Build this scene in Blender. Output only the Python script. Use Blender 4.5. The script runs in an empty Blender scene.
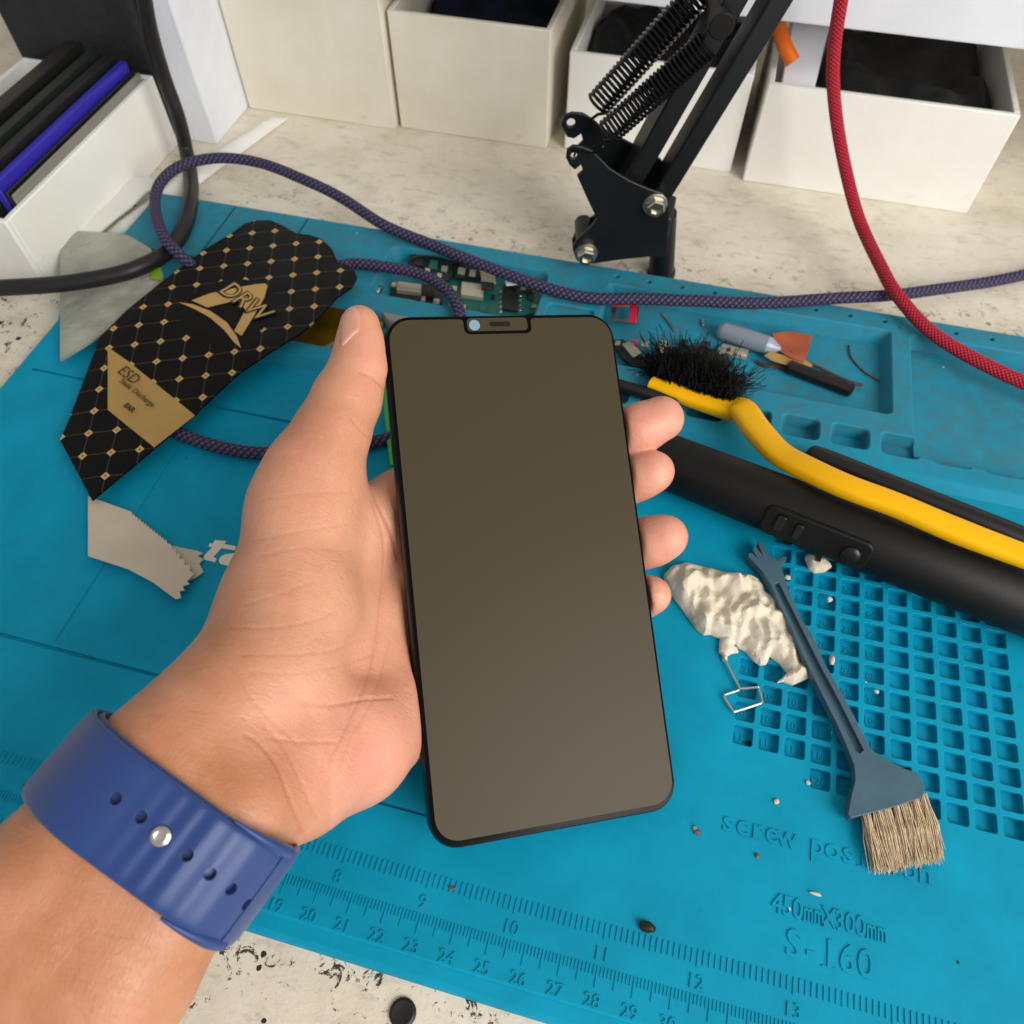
import bpy, bmesh, math, random
import numpy as np
from mathutils import Vector, Matrix
from mathutils.geometry import delaunay_2d_cdt
random.seed(7); rng = np.random.default_rng(7)
C = bpy.context.scene.collection
F = 769.0; PITCH = math.atan(1152/769); YAW = math.radians(14.5); H = .24
# ------------------------------------------------------------------ camera frame (world axes = the repair mat's axes, metres)
hd = Vector((-math.sin(YAW), math.cos(YAW), 0)); rt = Vector((math.cos(YAW), math.sin(YAW), 0)); zz = Vector((0, 0, 1))
fw = hd*math.cos(PITCH) - zz*math.sin(PITCH); upv = hd*math.sin(PITCH) + zz*math.cos(PITCH)
CAM = Vector((0, 0, H))
def ray(x, y): return fw + rt*((x-512)/F) + upv*((512-y)/F)
def P(x, y, d): return CAM + ray(x, y)*d                       # picture point at camera depth d
def W(x, y, z=0.0):                                             # picture point on the level plane z
    r = ray(x, y); return CAM + r*((z-H)/r.z)
def Y(x, y, yh):                                                # picture point on the upright plane yh ahead of the camera
    r = ray(x, y); return CAM + r*(yh/r.dot(hd))
def PY(x, y, wy):                                               # picture point on the upright plane world y = wy
    q = ray(x, y); return CAM + q*(wy/q.y)
TZ = -.005                                                      # table top
BZ = .003                                                       # top of the raised tray block of the mat
# ------------------------------------------------------------------ materials
def lin(c):
    o = []
    for v in c:
        v /= 255.0
        o.append(v/12.92 if v <= .04045 else ((v+.055)/1.055)**2.4)
    return (*o, 1)
class NT:
    def __init__(s, name):
        s.m = bpy.data.materials.new(name); s.m.use_nodes = True
        s.t = s.m.node_tree; s.b = s.t.nodes['Principled BSDF']
    def n(s, k, **kw):
        o = s.t.nodes.new(k)
        for a, v in kw.items():
            if a == 'i':
                for q, w in v.items(): 
                    if isinstance(w, bpy.types.NodeSocket): s.t.links.new(w, o.inputs[q])
                    else: o.inputs[q].default_value = w
            else: setattr(o, a, v)
        return o
    def l(s, a, b): s.t.links.new(a, b)
    def set(s, k, v):
        if isinstance(v, bpy.types.NodeSocket): s.l(v, s.b.inputs[k])
        else: s.b.inputs[k].default_value = v
    def coord(s): return s.n('ShaderNodeTexCoord').outputs['Object']
    def noise(s, sc, det=4, rough=.55, vec=None, dist=0):
        return s.n('ShaderNodeTexNoise', i={'Vector': vec or s.coord(), 'Scale': sc, 'Detail': det, 'Roughness': rough, 'Distortion': dist}).outputs['Fac']
    def ramp(s, fac, stops):
        r = s.n('ShaderNodeValToRGB'); s.l(fac, r.inputs[0]); e = r.color_ramp.elements
        while len(e) < len(stops): e.new(.5)
        for k, (p, c) in enumerate(stops):
            e[k].position = p; e[k].color = c if len(c) == 4 else lin(c)
        return r.outputs[0]
    def mix(s, fac, a, b, mode='MIX'):
        m = s.n('ShaderNodeMix', data_type='RGBA', blend_type=mode)
        for k, v in ((0, fac), (6, a), (7, b)):
            if isinstance(v, bpy.types.NodeSocket): s.l(v, m.inputs[k])
            else: m.inputs[k].default_value = v
        return m.outputs[2]
    def math(s, op, a, b=0.0, c=None):
        m = s.n('ShaderNodeMath', operation=op)
        for k, v in enumerate((a, b) if c is None else (a, b, c)):
            if isinstance(v, bpy.types.NodeSocket): s.l(v, m.inputs[k])
            else: m.inputs[k].default_value = v
        return m.outputs[0]
    def bump(s, h, st=.3, dist=.0005):
        b = s.n('ShaderNodeBump', i={'Strength': st, 'Distance': dist, 'Height': h}); s.l(b.outputs[0], s.b.inputs['Normal'])
def M(name, col, rough=.5, metal=0, var=.0, vs=200, bump=0, bs=800, bd=.0003, spec=.5, coat=0, alpha=1, sheen=0, trans=0):
    t = NT(name); c = lin(col)
    t.set('Roughness', rough); t.set('Metallic', metal); t.set('Specular IOR Level', spec)
    if var:
        f = t.noise(vs); d = (c[0]*(1-var), c[1]*(1-var), c[2]*(1-var), 1); e = tuple(min(1, x*(1+var*.6)) for x in c[:3])+(1,)
        t.set('Base Color', t.ramp(f, [(.3, d), (.7, e)]))
    else: t.set('Base Color', c)
    if bump: t.bump(t.noise(bs), bump, bd)
    if coat: t.set('Coat Weight', coat); t.set('Coat Roughness', .08)
    if sheen: t.set('Sheen Weight', sheen)
    if alpha < 1: t.set('Alpha', alpha)
    if trans: t.set('Transmission Weight', trans)
    return t.m

def mat_rubber(name, base, dirt=0.0):
    t = NT(name); c = lin(base)
    f = t.noise(60, 5, .6); col = t.ramp(f, [(.3, tuple(x*.88 for x in c[:3])+(1,)), (.7, tuple(min(1, x*1.08) for x in c[:3])+(1,))])
    # grey dust inside the tray pockets and cells, and over the rims
    sep = t.n('ShaderNodeSeparateXYZ', i={0: t.coord()})
    g = t.noise(140, 6, .65)
    rear = t.n('ShaderNodeMapRange', i={0: sep.outputs[1], 1: .048, 2: .075, 3: 0.0, 4: 1.0}).outputs[0]
    dm = t.math('MULTIPLY', t.n('ShaderNodeMapRange', i={0: g, 1: .38, 2: .68, 3: .35, 4: .9}).outputs[0], rear)
    col = t.mix(t.math('MULTIPLY', dm, .8), col, lin((72, 108, 112)))
    # scattered lint and dark specks
    v = t.n('ShaderNodeTexVoronoi', i={'Vector': t.coord(), 'Scale': 95.0, 'Randomness': 1.0})
    sp = t.math('LESS_THAN', v.outputs['Distance'], .045)
    rnd = t.n('ShaderNodeSeparateColor', i={0: v.outputs['Color']})
    sp1 = t.math('MULTIPLY', sp, t.math('GREATER_THAN', rnd.outputs[0], .72))
    col = t.mix(sp1, col, lin((190, 210, 205)))
    sp2 = t.math('MULTIPLY', sp, t.math('LESS_THAN', rnd.outputs[0], .22))
    col = t.mix(sp2, col, lin((20, 70, 80)))
    t.set('Base Color', col); t.set('Roughness', .6); t.set('Specular IOR Level', .16)
    t.bump(t.noise(2500, 3), .12, .0002)
    return t.m
MAT = mat_rubber('teal_rubber', (0, 148, 182))

def mat_table():
    t = NT('chipped_white_paint'); co = t.coord()
    a = t.noise(28, 8, .68, co); b = t.noise(220, 6, .7, co)
    mp = t.n('ShaderNodeMapping', i={'Vector': co, 'Scale': (1, 2.2, 1)}).outputs[0]
    s = t.noise(90, 8, .75, mp)
    col = t.ramp(a, [(.25, (206, 192, 168)), (.5, (228, 219, 200)), (.75, (240, 233, 218))])
    col = t.mix(t.n('ShaderNodeMapRange', i={0: s, 1: .52, 2: .72, 3: 0.0, 4: .55}).outputs[0], col, lin((158, 140, 118)))
    sep = t.n('ShaderNodeSeparateXYZ', i={0: co})
    near = t.n('ShaderNodeMapRange', i={0: sep.outputs[1], 1: .03, 2: .10, 3: 1.0, 4: 0.0}).outputs[0]
    c1 = t.noise(150, 9, .78, co, .6)
    col = t.mix(t.math('MULTIPLY', t.math('GREATER_THAN', c1, .585), near), col, lin((58, 50, 42)))
    v = t.n('ShaderNodeTexVoronoi', i={'Vector': co, 'Scale': 130.0})
    d = t.math('LESS_THAN', t.math('ADD', v.outputs['Distance'], t.math('MULTIPLY', b, .2)), .26)
    r = t.n('ShaderNodeSeparateColor', i={0: v.outputs['Color']})
    d = t.math('MULTIPLY', t.math('MULTIPLY', d, t.math('GREATER_THAN', r.outputs[0], .45)), near)
    col = t.mix(d, col, lin((38, 34, 30)))
    mus = t.n('ShaderNodeTexMusgrave') if False else None
    t.set('Base Color', col); t.set('Roughness', .6); t.bump(t.noise(350, 8, .7, co), .5, .0006)
    return t.m
def mat_plaster(name, c1, c2, stain):
    t = NT(name); co = t.coord()
    a = t.noise(22, 6, .6, co)
    col = t.ramp(a, [(.3, c1), (.7, c2)])
    s = t.noise(60, 7, .7, co)
    col = t.mix(t.n('ShaderNodeMapRange', i={0: s, 1: .62, 2: .8, 3: 0.0, 4: .55}).outputs[0], col, lin(stain))
    t.set('Base Color', col); t.set('Roughness', .65); t.bump(t.noise(120, 5, .6, co), .25, .0006)
    return t.m
def mat_braid(name, dark, light, nu, scale_v):
    t = NT(name)
    uv = t.n('ShaderNodeUVMap').outputs[0]; s = t.n('ShaderNodeSeparateXYZ', i={0: uv})
    u = t.math('MULTIPLY', s.outputs[0], nu); v = t.math('MULTIPLY', s.outputs[1], scale_v)
    a = t.math('ABSOLUTE', t.math('SINE', t.math('MULTIPLY', t.math('ADD', v, u), math.pi)))
    b = t.math('ABSOLUTE', t.math('SINE', t.math('MULTIPLY', t.math('SUBTRACT', v, u), math.pi)))
    h = t.math('MULTIPLY', a, b); ck = t.math('GREATER_THAN', a, b)
    col = t.ramp(t.math('MULTIPLY', h, t.math('ADD', t.math('MULTIPLY', ck, .5), .5)), [(.12, dark), (.6, light)])
    t.set('Base Color', col); t.set('Roughness', .75); t.bump(h, .9, .0006)
    return t.m
def WP(x, y, dz=0):                                             # picture point on the pouch's slightly sloping top
    z = .0070
    for _ in range(6):
        q = W(x, y, z+dz); z = .0062+max(0, min(.0034, (q.y-.15)*.06))
    return W(x, y, z+dz)
def mat_pouch():
    t = NT('black_pouch_gold_lattice'); co = t.coord(); o0 = DPO
    k = lambda x, y: WP(128+x/4, 200+y/4)
    O = k(395, 204); A_ = (k(765, 168)-O)/4; B_ = (k(207, 722)-k(289, 279))/6; det = A_.x*B_.y-A_.y*B_.x
    ua = Vector((B_.y, -B_.x, 0))/det; va = Vector((-A_.y, A_.x, 0))/det
    rel_ = t.n('ShaderNodeVectorMath', operation='SUBTRACT', i={0: co, 1: tuple(O-o0)}).outputs[0]
    def dot(v): return t.n('ShaderNodeVectorMath', operation='DOT_PRODUCT', i={0: rel_, 1: tuple(v)}).outputs['Value']
    def fr(x): return t.math('ABSOLUTE', t.math('SUBTRACT', t.math('FRACT', t.math('ADD', x, 100.5)), .5))
    fu, fv = fr(dot(ua)), fr(dot(va)); sm = t.math('ADD', fu, fv); mn = t.math('MINIMUM', fu, fv)
    dia = t.math('LESS_THAN', sm, .165); core = t.math('LESS_THAN', sm, .045); ln = t.math('LESS_THAN', mn, .014)
    c = WP(229, 311)-o0
    dist = t.n('ShaderNodeVectorMath', operation='DISTANCE', i={0: co, 1: (c.x, c.y, c.z)}).outputs['Value']
    out = t.math('GREATER_THAN', dist, .0205)
    base = t.mix(t.noise(90), lin((3, 3, 4)), lin((8, 8, 9)))
    base = t.mix(t.math('MULTIPLY', ln, out), base, lin((74, 64, 50)))
    base = t.mix(t.math('MULTIPLY', t.math('MULTIPLY', dia, t.math('SUBTRACT', 1.0, core)), out), base, lin((196, 160, 98)))
    t.set('Base Color', base); t.set('Roughness', .45); t.set('Specular IOR Level', .16); t.bump(t.noise(45, 3), .35, .0015)
    return t.m
DPO = W(230, 330, .004)
def mat_skin():
    t = NT('skin'); at = t.n('ShaderNodeVertexColor', layer_name='Col').outputs[0]; co = t.coord()
    n1 = t.noise(70, 5, .6, co)
    col = t.mix(t.n('ShaderNodeMapRange', i={0: n1, 1: .35, 2: .7, 3: 0.0, 4: .35}).outputs[0], at, lin((236, 178, 150)))
    n2 = t.noise(160, 4, .6, co)
    col = t.mix(t.n('ShaderNodeMapRange', i={0: n2, 1: .5, 2: .75, 3: 0.0, 4: .3}).outputs[0], col, lin((206, 128, 104)))
    t.set('Base Color', col); t.set('Roughness', .42); t.set('Specular IOR Level', .5)
    t.set('Subsurface Weight', .18); t.set('Subsurface Radius', (1, .35, .2)); t.set('Subsurface Scale', .004)
    mp = t.n('ShaderNodeMapping', i={'Vector': co, 'Rotation': (0, 0, .5), 'Scale': (1, .35, .6)}).outputs[0]
    v = t.n('ShaderNodeTexVoronoi', feature='DISTANCE_TO_EDGE', i={'Vector': mp, 'Scale': 900.0}).outputs[0]
    m2 = t.n('ShaderNodeMapping', i={'Vector': co, 'Rotation': (.2, .1, .15), 'Scale': (.22, 1.3, .8)}).outputs[0]
    wr = t.math('ABSOLUTE', t.math('SUBTRACT', t.noise(420, 4, .6, m2, .6), .5))
    h = t.math('ADD', t.math('MULTIPLY', t.math('MINIMUM', v, .10), .5), t.math('ADD', t.math('MULTIPLY', wr, .55), t.math('MULTIPLY', t.noise(300, 5, .6, mp), .25)))
    t.bump(h, .5, .0013)
    return t.m
SKIN = mat_skin()
MT = dict(
 box=mat_plaster('ivory_box_card', (228, 220, 200), (242, 237, 222), (184, 164, 124)),
 boxw=mat_plaster('white_box_card', (236, 234, 226), (246, 245, 240), (206, 200, 184)),
 white=mat_plaster('white_laminate', (222, 225, 232), (236, 239, 246), (206, 208, 210)),
 black=M('black_metal', (14, 16, 18), .42, 0, .15, 90, .1, 900), blackp=M('black_plastic', (15, 13, 11), .5, 0, .25, 120, .2, 1500, .0002, spec=.3),
 pen=M('black_pen_plastic', (16, 14, 13), .38), steel=M('steel', (205, 200, 188), .28, 1), screw=M('nickel', (200, 192, 176), .32, 1),
 spring=M('black_spring_wire', (22, 22, 23), .28, .6),
 frame=M('black_phone_frame', (6, 6, 6), .3, 0, spec=.35), glass=M('bezel_glass', (5, 5, 4), .25, spec=.12),
 screen=M('screen_painted_reflection', (69, 61, 44), .38, spec=.17), lens=M('pale_blue_lens', (128, 158, 176), .4),  # screen: brown reflection of the room put into the base colour
 yellow=M('yellow_plastic', (255, 188, 0), .3, 0, .05, 60, .05, 300, spec=.3), slate=M('slate_blue_plastic', (66, 96, 112), .42, 0, .14, 90, .15, 1500),
 gold=M('gold_print', (190, 152, 88), .45), goldl=M('gold_label', (176, 140, 76), .45, 0, .08, 40), ink=M('black_ink', (18, 16, 15), .5), inkb=M('brown_ink', (62, 46, 26), .55),
 tissue=M('tissue_paper', (240, 230, 210), .85, 0, .1, 60, .3, 900, .0004), foil=M('grey_film', (202, 190, 168), .5, 0, .1, 60, .4, 250, .0008),
 paper=M('white_paper', (232, 230, 224), .7, 0, .04, 40), bristle=M('black_bristle', (3, 3, 3), .6, spec=.15), beige=M('beige_bristle', (206, 184, 152), .6, 0, .3, 400),
 pcb=M('green_circuit_board', (14, 92, 84), .4, 0, .3, 900), pcbd=M('dark_circuit_board', (22, 34, 30), .45, 0, .5, 800), chip=M('black_chip', (20, 20, 22), .45),
 shield=M('beige_metal', (196, 188, 166), .38, .6), copper=M('copper_film', (168, 82, 46), .4, 0, .2, 120), brown=M('brown_wire', (74, 50, 38), .5),
 tube=M('translucent_tube', (158, 170, 182), .28, 0, trans=.35), amber=M('amber_film', (92, 70, 12), .15, 0, .5, 70, coat=.6),
 grey=M('grey_plastic', (128, 126, 120), .35), redt=M('crimson_plastic', (206, 26, 66), .4), green=M('green_plastic', (60, 168, 40), .45),
 band=None, blackc=M('black_rubber', (22, 20, 20), .45), red=None, orange=M('orange_plastic', (236, 110, 16), .4),
 bag=M('clear_bag', (176, 178, 164), .25, 0, .35, 40, .8, 90, .003, alpha=.8), lime=M('lime_print', (126, 168, 30), .5), navy=M('navy_cloth', (18, 32, 62), .8, 0, .4, 60, .6, 60, .003),
 dark=M('charcoal_cloth', (24, 25, 28), .7, 0, .4, 60, .7, 80, .003), blue=M('blue_plastic', (50, 40, 170), .4), nail=M('thumbnail_keratin', (212, 150, 128), .35), rust=M('rusty_brown', (104, 76, 58), .6), lint=M('lint', (206, 194, 172), .8), floor=M('floor_tile', (120, 112, 102), .6, 0, .1, 3),
 white_ink=M('white_print', (226, 220, 204), .6), wall=M('wall_paint', (214, 206, 190), .8))
def mat_tissue():
    t = NT('crumpled_tissue_paper'); co = t.coord()
    h = None
    for k_, (sc_, w_) in enumerate(((160, 1.0), (340, .6), (700, .35))):
        n_ = t.noise(sc_, 2, .5, t.n('ShaderNodeMapping', i={'Vector': co, 'Rotation': (0, 0, .7*k_), 'Scale': (1, .55, 1)}).outputs[0], 1.5)
        r_ = t.math('MULTIPLY', t.math('ABSOLUTE', t.math('SUBTRACT', n_, .5)), w_); h = r_ if h is None else t.math('ADD', h, r_)
    t.set('Base Color', t.mix(t.n('ShaderNodeMapRange', i={0: t.noise(70, 4), 1: .45, 2: .7, 3: 0.0, 4: .6}).outputs[0], lin((224, 214, 194)), lin((196, 178, 148))))
    t.set('Roughness', .85); t.bump(h, .3, .0010); return t.m
MT['tissue'] = mat_tissue()
def mat_band():
    t = NT('blue_silicone'); t.set('Base Color', lin((28, 58, 118))); t.set('Roughness', .42); t.set('Sheen Weight', .15)
    return t.m
MT['band'] = mat_band()
MT['red'] = mat_braid('red_braided_sheath', (150, 8, 34), (224, 34, 62), 9, 10.0)
MT['purple'] = mat_braid('purple_braided_sheath', (26, 23, 42), (92, 80, 124), 5, 6.0)
MT['pouch'] = mat_pouch()
MT['table'] = mat_table()
# ------------------------------------------------------------------ object helpers
def tagd(o, label=None, cat=None, group=None, kind=None):
    if label: o['label'] = label
    if cat: o['category'] = cat
    if group: o['group'] = group
    if kind: o['kind'] = kind
    return o
def thing(name, loc, label, cat, group=None):
    o = bpy.data.objects.new(name, None); o.empty_display_size = .01; C.objects.link(o); o.location = loc
    return tagd(o, label, cat, group)
def link(name, me, m, parent=None, smooth=True, bev=0, seg=2, angle=40):
    """link a world-space mesh, parented without moving it"""
    o = bpy.data.objects.new(name, me); C.objects.link(o)
    if m: me.materials.append(m)
    if parent is not None:
        o.parent = parent; w = Matrix.Identity(4); q = parent
        while q is not None: w = q.matrix_basis @ w; q = q.parent
        me.transform(w.inverted())
    else:
        c = Vector((0, 0, 0))
    if bev:
        b = o.modifiers.new('bevel', 'BEVEL'); b.width = bev; b.segments = seg; b.limit_method = 'ANGLE'; b.angle_limit = math.radians(35)
    me.polygons.foreach_set('use_smooth', [smooth]*len(me.polygons))
    if smooth and angle: 
        try: me.set_sharp_from_angle(angle=math.radians(angle))
        except Exception: pass
    return o
class MB:
    def __init__(s): s.v = []; s.f = []; s.uv = {}
    def add(s, vs, fs): n = len(s.v); s.v += [tuple(v) for v in vs]; s.f += [tuple(i+n for i in f) for f in fs]; return s
    def box(s, lo, hi, mtx=None):
        vs = [Vector((x, y, z)) for x in (lo[0], hi[0]) for y in (lo[1], hi[1]) for z in (lo[2], hi[2])]
        if mtx: vs = [mtx @ v for v in vs]
        return s.add(vs, [(0, 1, 3, 2), (4, 6, 7, 5), (0, 4, 5, 1), (2, 3, 7, 6), (0, 2, 6, 4), (1, 5, 7, 3)])
    def cyl(s, a, b, ra, rb=None, n=24):
        a, b = Vector(a), Vector(b); rb = ra if rb is None else rb; d = (b-a).normalized(); u = d.orthogonal().normalized(); w = d.cross(u)
        vs = []
        for c, r in ((a, ra), (b, rb)): vs += [c + (u*math.cos(2*math.pi*k/n)+w*math.sin(2*math.pi*k/n))*r for k in range(n)]
        return s.add(vs, [(k, (k+1) % n, n+(k+1) % n, n+k) for k in range(n)]+[tuple(range(n))[::-1], tuple(range(n, 2*n))])
    def lathe(s, a, b, prof, n=32):
        """profile of (t along a-b in metres, radius)"""
        a, b = Vector(a), Vector(b); d = (b-a).normalized(); u = d.orthogonal().normalized(); w = d.cross(u); vs = []
        for t, r in prof: vs += [a + d*t + (u*math.cos(2*math.pi*k/n)+w*math.sin(2*math.pi*k/n))*r for k in range(n)]
        m = len(prof); fs = [(i*n+k, i*n+(k+1) % n, (i+1)*n+(k+1) % n, (i+1)*n+k) for i in range(m-1) for k in range(n)]
        return s.add(vs, fs+[tuple(range(n))[::-1], tuple(range((m-1)*n, m*n))])
    def prism(s, pts, off):
        """closed polygon of 3-D points extruded by vector off"""
        n = len(pts); off = Vector(off); pts = [Vector(p) for p in pts]
        return s.add(pts+[p+off for p in pts], [tuple(range(n))[::-1], tuple(range(n, 2*n))]+[(k, (k+1) % n, n+(k+1) % n, n+k) for k in range(n)])
    def mesh(s, name):
        me = bpy.data.meshes.new(name); me.from_pydata(s.v, [], s.f); me.update()
        bm = bmesh.new(); bm.from_mesh(me); bmesh.ops.recalc_face_normals(bm, faces=bm.faces); bm.to_mesh(me); bm.free()
        return me
    def obj(s, name, m, parent=None, **k): return link(name, s.mesh(name), m, parent, **k)
def spline(pts, n=12):
    """Catmull-Rom through the points"""
    p = [Vector(q) for q in pts]; p = [p[0]*2-p[1]]+p+[p[-1]*2-p[-2]]; o = []
    for i in range(1, len(p)-2):
        a, b, c, d = p[i-1:i+3]
        for k in range(n):
            t = k/n; o.append(.5*((2*b)+(c-a)*t+(2*a-5*b+4*c-d)*t*t+(3*b-a-3*c+d)*t**3))
    o.append(p[-2]); return o
def tube(name, pts, r, m, parent=None, n=12, ns=16, rad=None, uvs=None):
    """round tube along points (already dense); UVs: u round, v = length / (2 pi r)"""
    N = len(pts); bm = bmesh.new(); uvl = bm.loops.layers.uv.new('UVMap'); rings = []; L = 0; vv = [0]
    t = (pts[1]-pts[0]).normalized(); u = t.orthogonal().normalized()
    for i, p in enumerate(pts):
        t = (pts[min(i+1, N-1)]-pts[max(i-1, 0)]).normalized(); u = (u - t*u.dot(t)).normalized(); w = t.cross(u)
        rr = r if rad is None else r*rad[i]
        rings.append([bm.verts.new(p+(u*math.cos(2*math.pi*k/n)+w*math.sin(2*math.pi*k/n))*rr) for k in range(n)])
        if i: L += (p-pts[i-1]).length; vv.append(L)
    per = uvs or (2*math.pi*r)
    for i in range(N-1):
        for k in range(n):
            f = bm.faces.new((rings[i][k], rings[i][(k+1) % n], rings[i+1][(k+1) % n], rings[i+1][k]))
            for lp, (uu, v_) in zip(f.loops, ((k/n, vv[i]), ((k+1)/n, vv[i]), ((k+1)/n, vv[i+1]), (k/n, vv[i+1]))): lp[uvl].uv = (uu, v_/per)
    bm.faces.new(rings[0][::-1]); bm.faces.new(rings[-1])
    bmesh.ops.recalc_face_normals(bm, faces=bm.faces)
    me = bpy.data.meshes.new(name); bm.to_mesh(me); bm.free()
    return link(name, me, m, parent)
def inside(p, poly):
    x, y = p; c = False; j = len(poly)-1
    for i in range(len(poly)):
        xi, yi = poly[i]; xj, yj = poly[j]
        if (yi > y) != (yj > y) and x < (xj-xi)*(y-yi)/(yj-yi)+xi: c = not c
        j = i
    return c
def edist(p, poly):
    b = 1e9; x, y = p
    for i in range(len(poly)):
        ax, ay = poly[i-1]; bx, by = poly[i]; dx, dy = bx-ax, by-ay; L = dx*dx+dy*dy or 1e-12
        t = max(0, min(1, ((x-ax)*dx+(y-ay)*dy)/L)); b = min(b, math.hypot(x-ax-dx*t, y-ay-dy*t))
    return b
def sheet(name, poly, zf, th, m, parent=None, step=.002, ang=60):
    """a soft sheet: 2-D outline (metres), height function zf(x, y, edge distance) of the top, th(x,y,e) thickness or a number"""
    poly = [(p[0], p[1]) for p in poly]; pts = []; n = len(poly)
    for i in range(n):
        a, b = poly[i], poly[(i+1) % n]; k = max(1, int(math.hypot(b[0]-a[0], b[1]-a[1])/step))
        pts += [(a[0]+(b[0]-a[0])*j/k, a[1]+(b[1]-a[1])*j/k) for j in range(k)]
    nb = len(pts); xs = [p[0] for p in poly]; ys = [p[1] for p in poly]
    x = min(xs)
    row = 0; y = min(ys)
    while y < max(ys):
        x = min(xs)+(row % 2)*step/2
        while x < max(xs):
            q = (x+random.uniform(-.1, .1)*step, y)
            if inside(q, poly) and edist(q, poly) > step*.5: pts.append(q)
            x += step
        y += step*.87; row += 1
    v2, _, fs, *_ = delaunay_2d_cdt([Vector(p) for p in pts], [(i, (i+1) % nb) for i in range(nb)], [], 1, 1e-7)
    V = []; N = len(v2); cnt = {}
    for v in v2:
        e = edist(v, poly); V.append((v.x, v.y, zf(v.x, v.y, e)))
    for v in v2:
        e = edist(v, poly); z = V[len(V)-N][2] if False else zf(v.x, v.y, e); t = th(v.x, v.y, e) if callable(th) else th; V.append((v.x, v.y, z-t))
    Fc = [tuple(f) for f in fs]; Fc += [tuple(i+N for i in f)[::-1] for f in fs]
    for f in fs:
        for a, b in zip(f, f[1:]+f[:1]): cnt[(a, b)] = 1
    for (a, b) in list(cnt):
        if (b, a) not in cnt: Fc.append((b, a, a+N, b+N))
    me = bpy.data.meshes.new(name); me.from_pydata(V, [], Fc); me.update()
    bm = bmesh.new(); bm.from_mesh(me); bmesh.ops.recalc_face_normals(bm, faces=bm.faces); bm.to_mesh(me); bm.free()
    return link(name, me, m, parent, angle=ang)
def text(name, s, loc, size, m, parent=None, rot=0, ext=.00018, bold=0, mono=None, shear=0, align='CENTER', xs=1.0, tilt=None):
    cu = bpy.data.curves.new(name, 'FONT'); cu.body = s; cu.size = size; cu.extrude = ext; cu.offset = bold; cu.shear = shear
    cu.align_x = align; cu.align_y = 'CENTER'; cu.resolution_u = 3
    if mono: cu.space_character = mono
    o = bpy.data.objects.new(name+'_tmp', cu); C.objects.link(o)
    dg = bpy.context.evaluated_depsgraph_get(); dg.update(); me = bpy.data.meshes.new_from_object(o.evaluated_get(dg)); bpy.data.objects.remove(o)
    me.transform(Matrix.Translation(loc) @ Matrix.Rotation(rot, 4, 'Z') @ Matrix.Diagonal((xs, 1, 1, 1)))
    if parent == 'mesh': return me
    return link(name, me, m, parent, smooth=False)
def rr(x0, y0, x1, y1, r, n=4):
    o = []
    for cx, cy, a in ((x1-r, y1-r, 0), (x0+r, y1-r, 90), (x0+r, y0+r, 180), (x1-r, y0+r, 270)):
        for k in range(n+1):
            t = math.radians(a+90*k/n); o.append((cx+r*math.cos(t), cy+r*math.sin(t)))
    return o
def boolean(me, cut, op='DIFFERENCE', use_self=False):
    a = bpy.data.objects.new('tmp_a', me); b = bpy.data.objects.new('tmp_b', cut); C.objects.link(a); C.objects.link(b)
    md = a.modifiers.new('b', 'BOOLEAN'); md.operation = op; md.object = b; md.solver = 'EXACT'; md.use_self = use_self
    dg = bpy.context.evaluated_depsgraph_get(); dg.update(); r = bpy.data.meshes.new_from_object(a.evaluated_get(dg))
    bpy.data.objects.remove(a); bpy.data.objects.remove(b); return r
def nz(x, y, s=1.0, seed=0):
    from mathutils import noise
    return noise.noise(Vector((x*s+seed*7.3, y*s-seed*3.1, seed*1.7)))
# ================================================================== SETTING
def struct(name, mb, m, **k): return tagd(mb.obj(name, m, **k), kind='structure')
struct('floor', MB().box((-1.6, -1.4, -.80), (1.6, 1.3, -.755)), MT['floor'])
struct('wall_back', MB().box((-1.6, .72, -.755), (1.6, .78, 1.5)), MT['wall'])
# ---- work table
tb = thing('work_table', (0, .25, -.755), 'wooden work table with worn chipped cream-white painted top under the blue repair mat', 'table')
MB().box((-.72, -.16, TZ-.03), (.72, .70, TZ)).obj('tabletop', MT['table'], tb, bev=.002)
for x in (-.66, .66):
    for y in (-.10, .64): MB().box((x-.03, y-.03, -.755), (x+.03, y+.03, TZ-.03)).obj('leg', MT['table'], tb)
c = W(403, 1013, TZ)
tagd(MB().lathe((c.x, c.y, TZ+.0001), (c.x, c.y, TZ+.01), [(0, .0036), (.0006, .0036), (.0012, .0028), (.0009, .0012), (.0009, .0002)], 20).obj('black_blob', MT['ink']), 'round black blob on the white tabletop in front of the mat', 'glue blob')  # low black disc for the dark round spot on the tabletop
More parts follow.
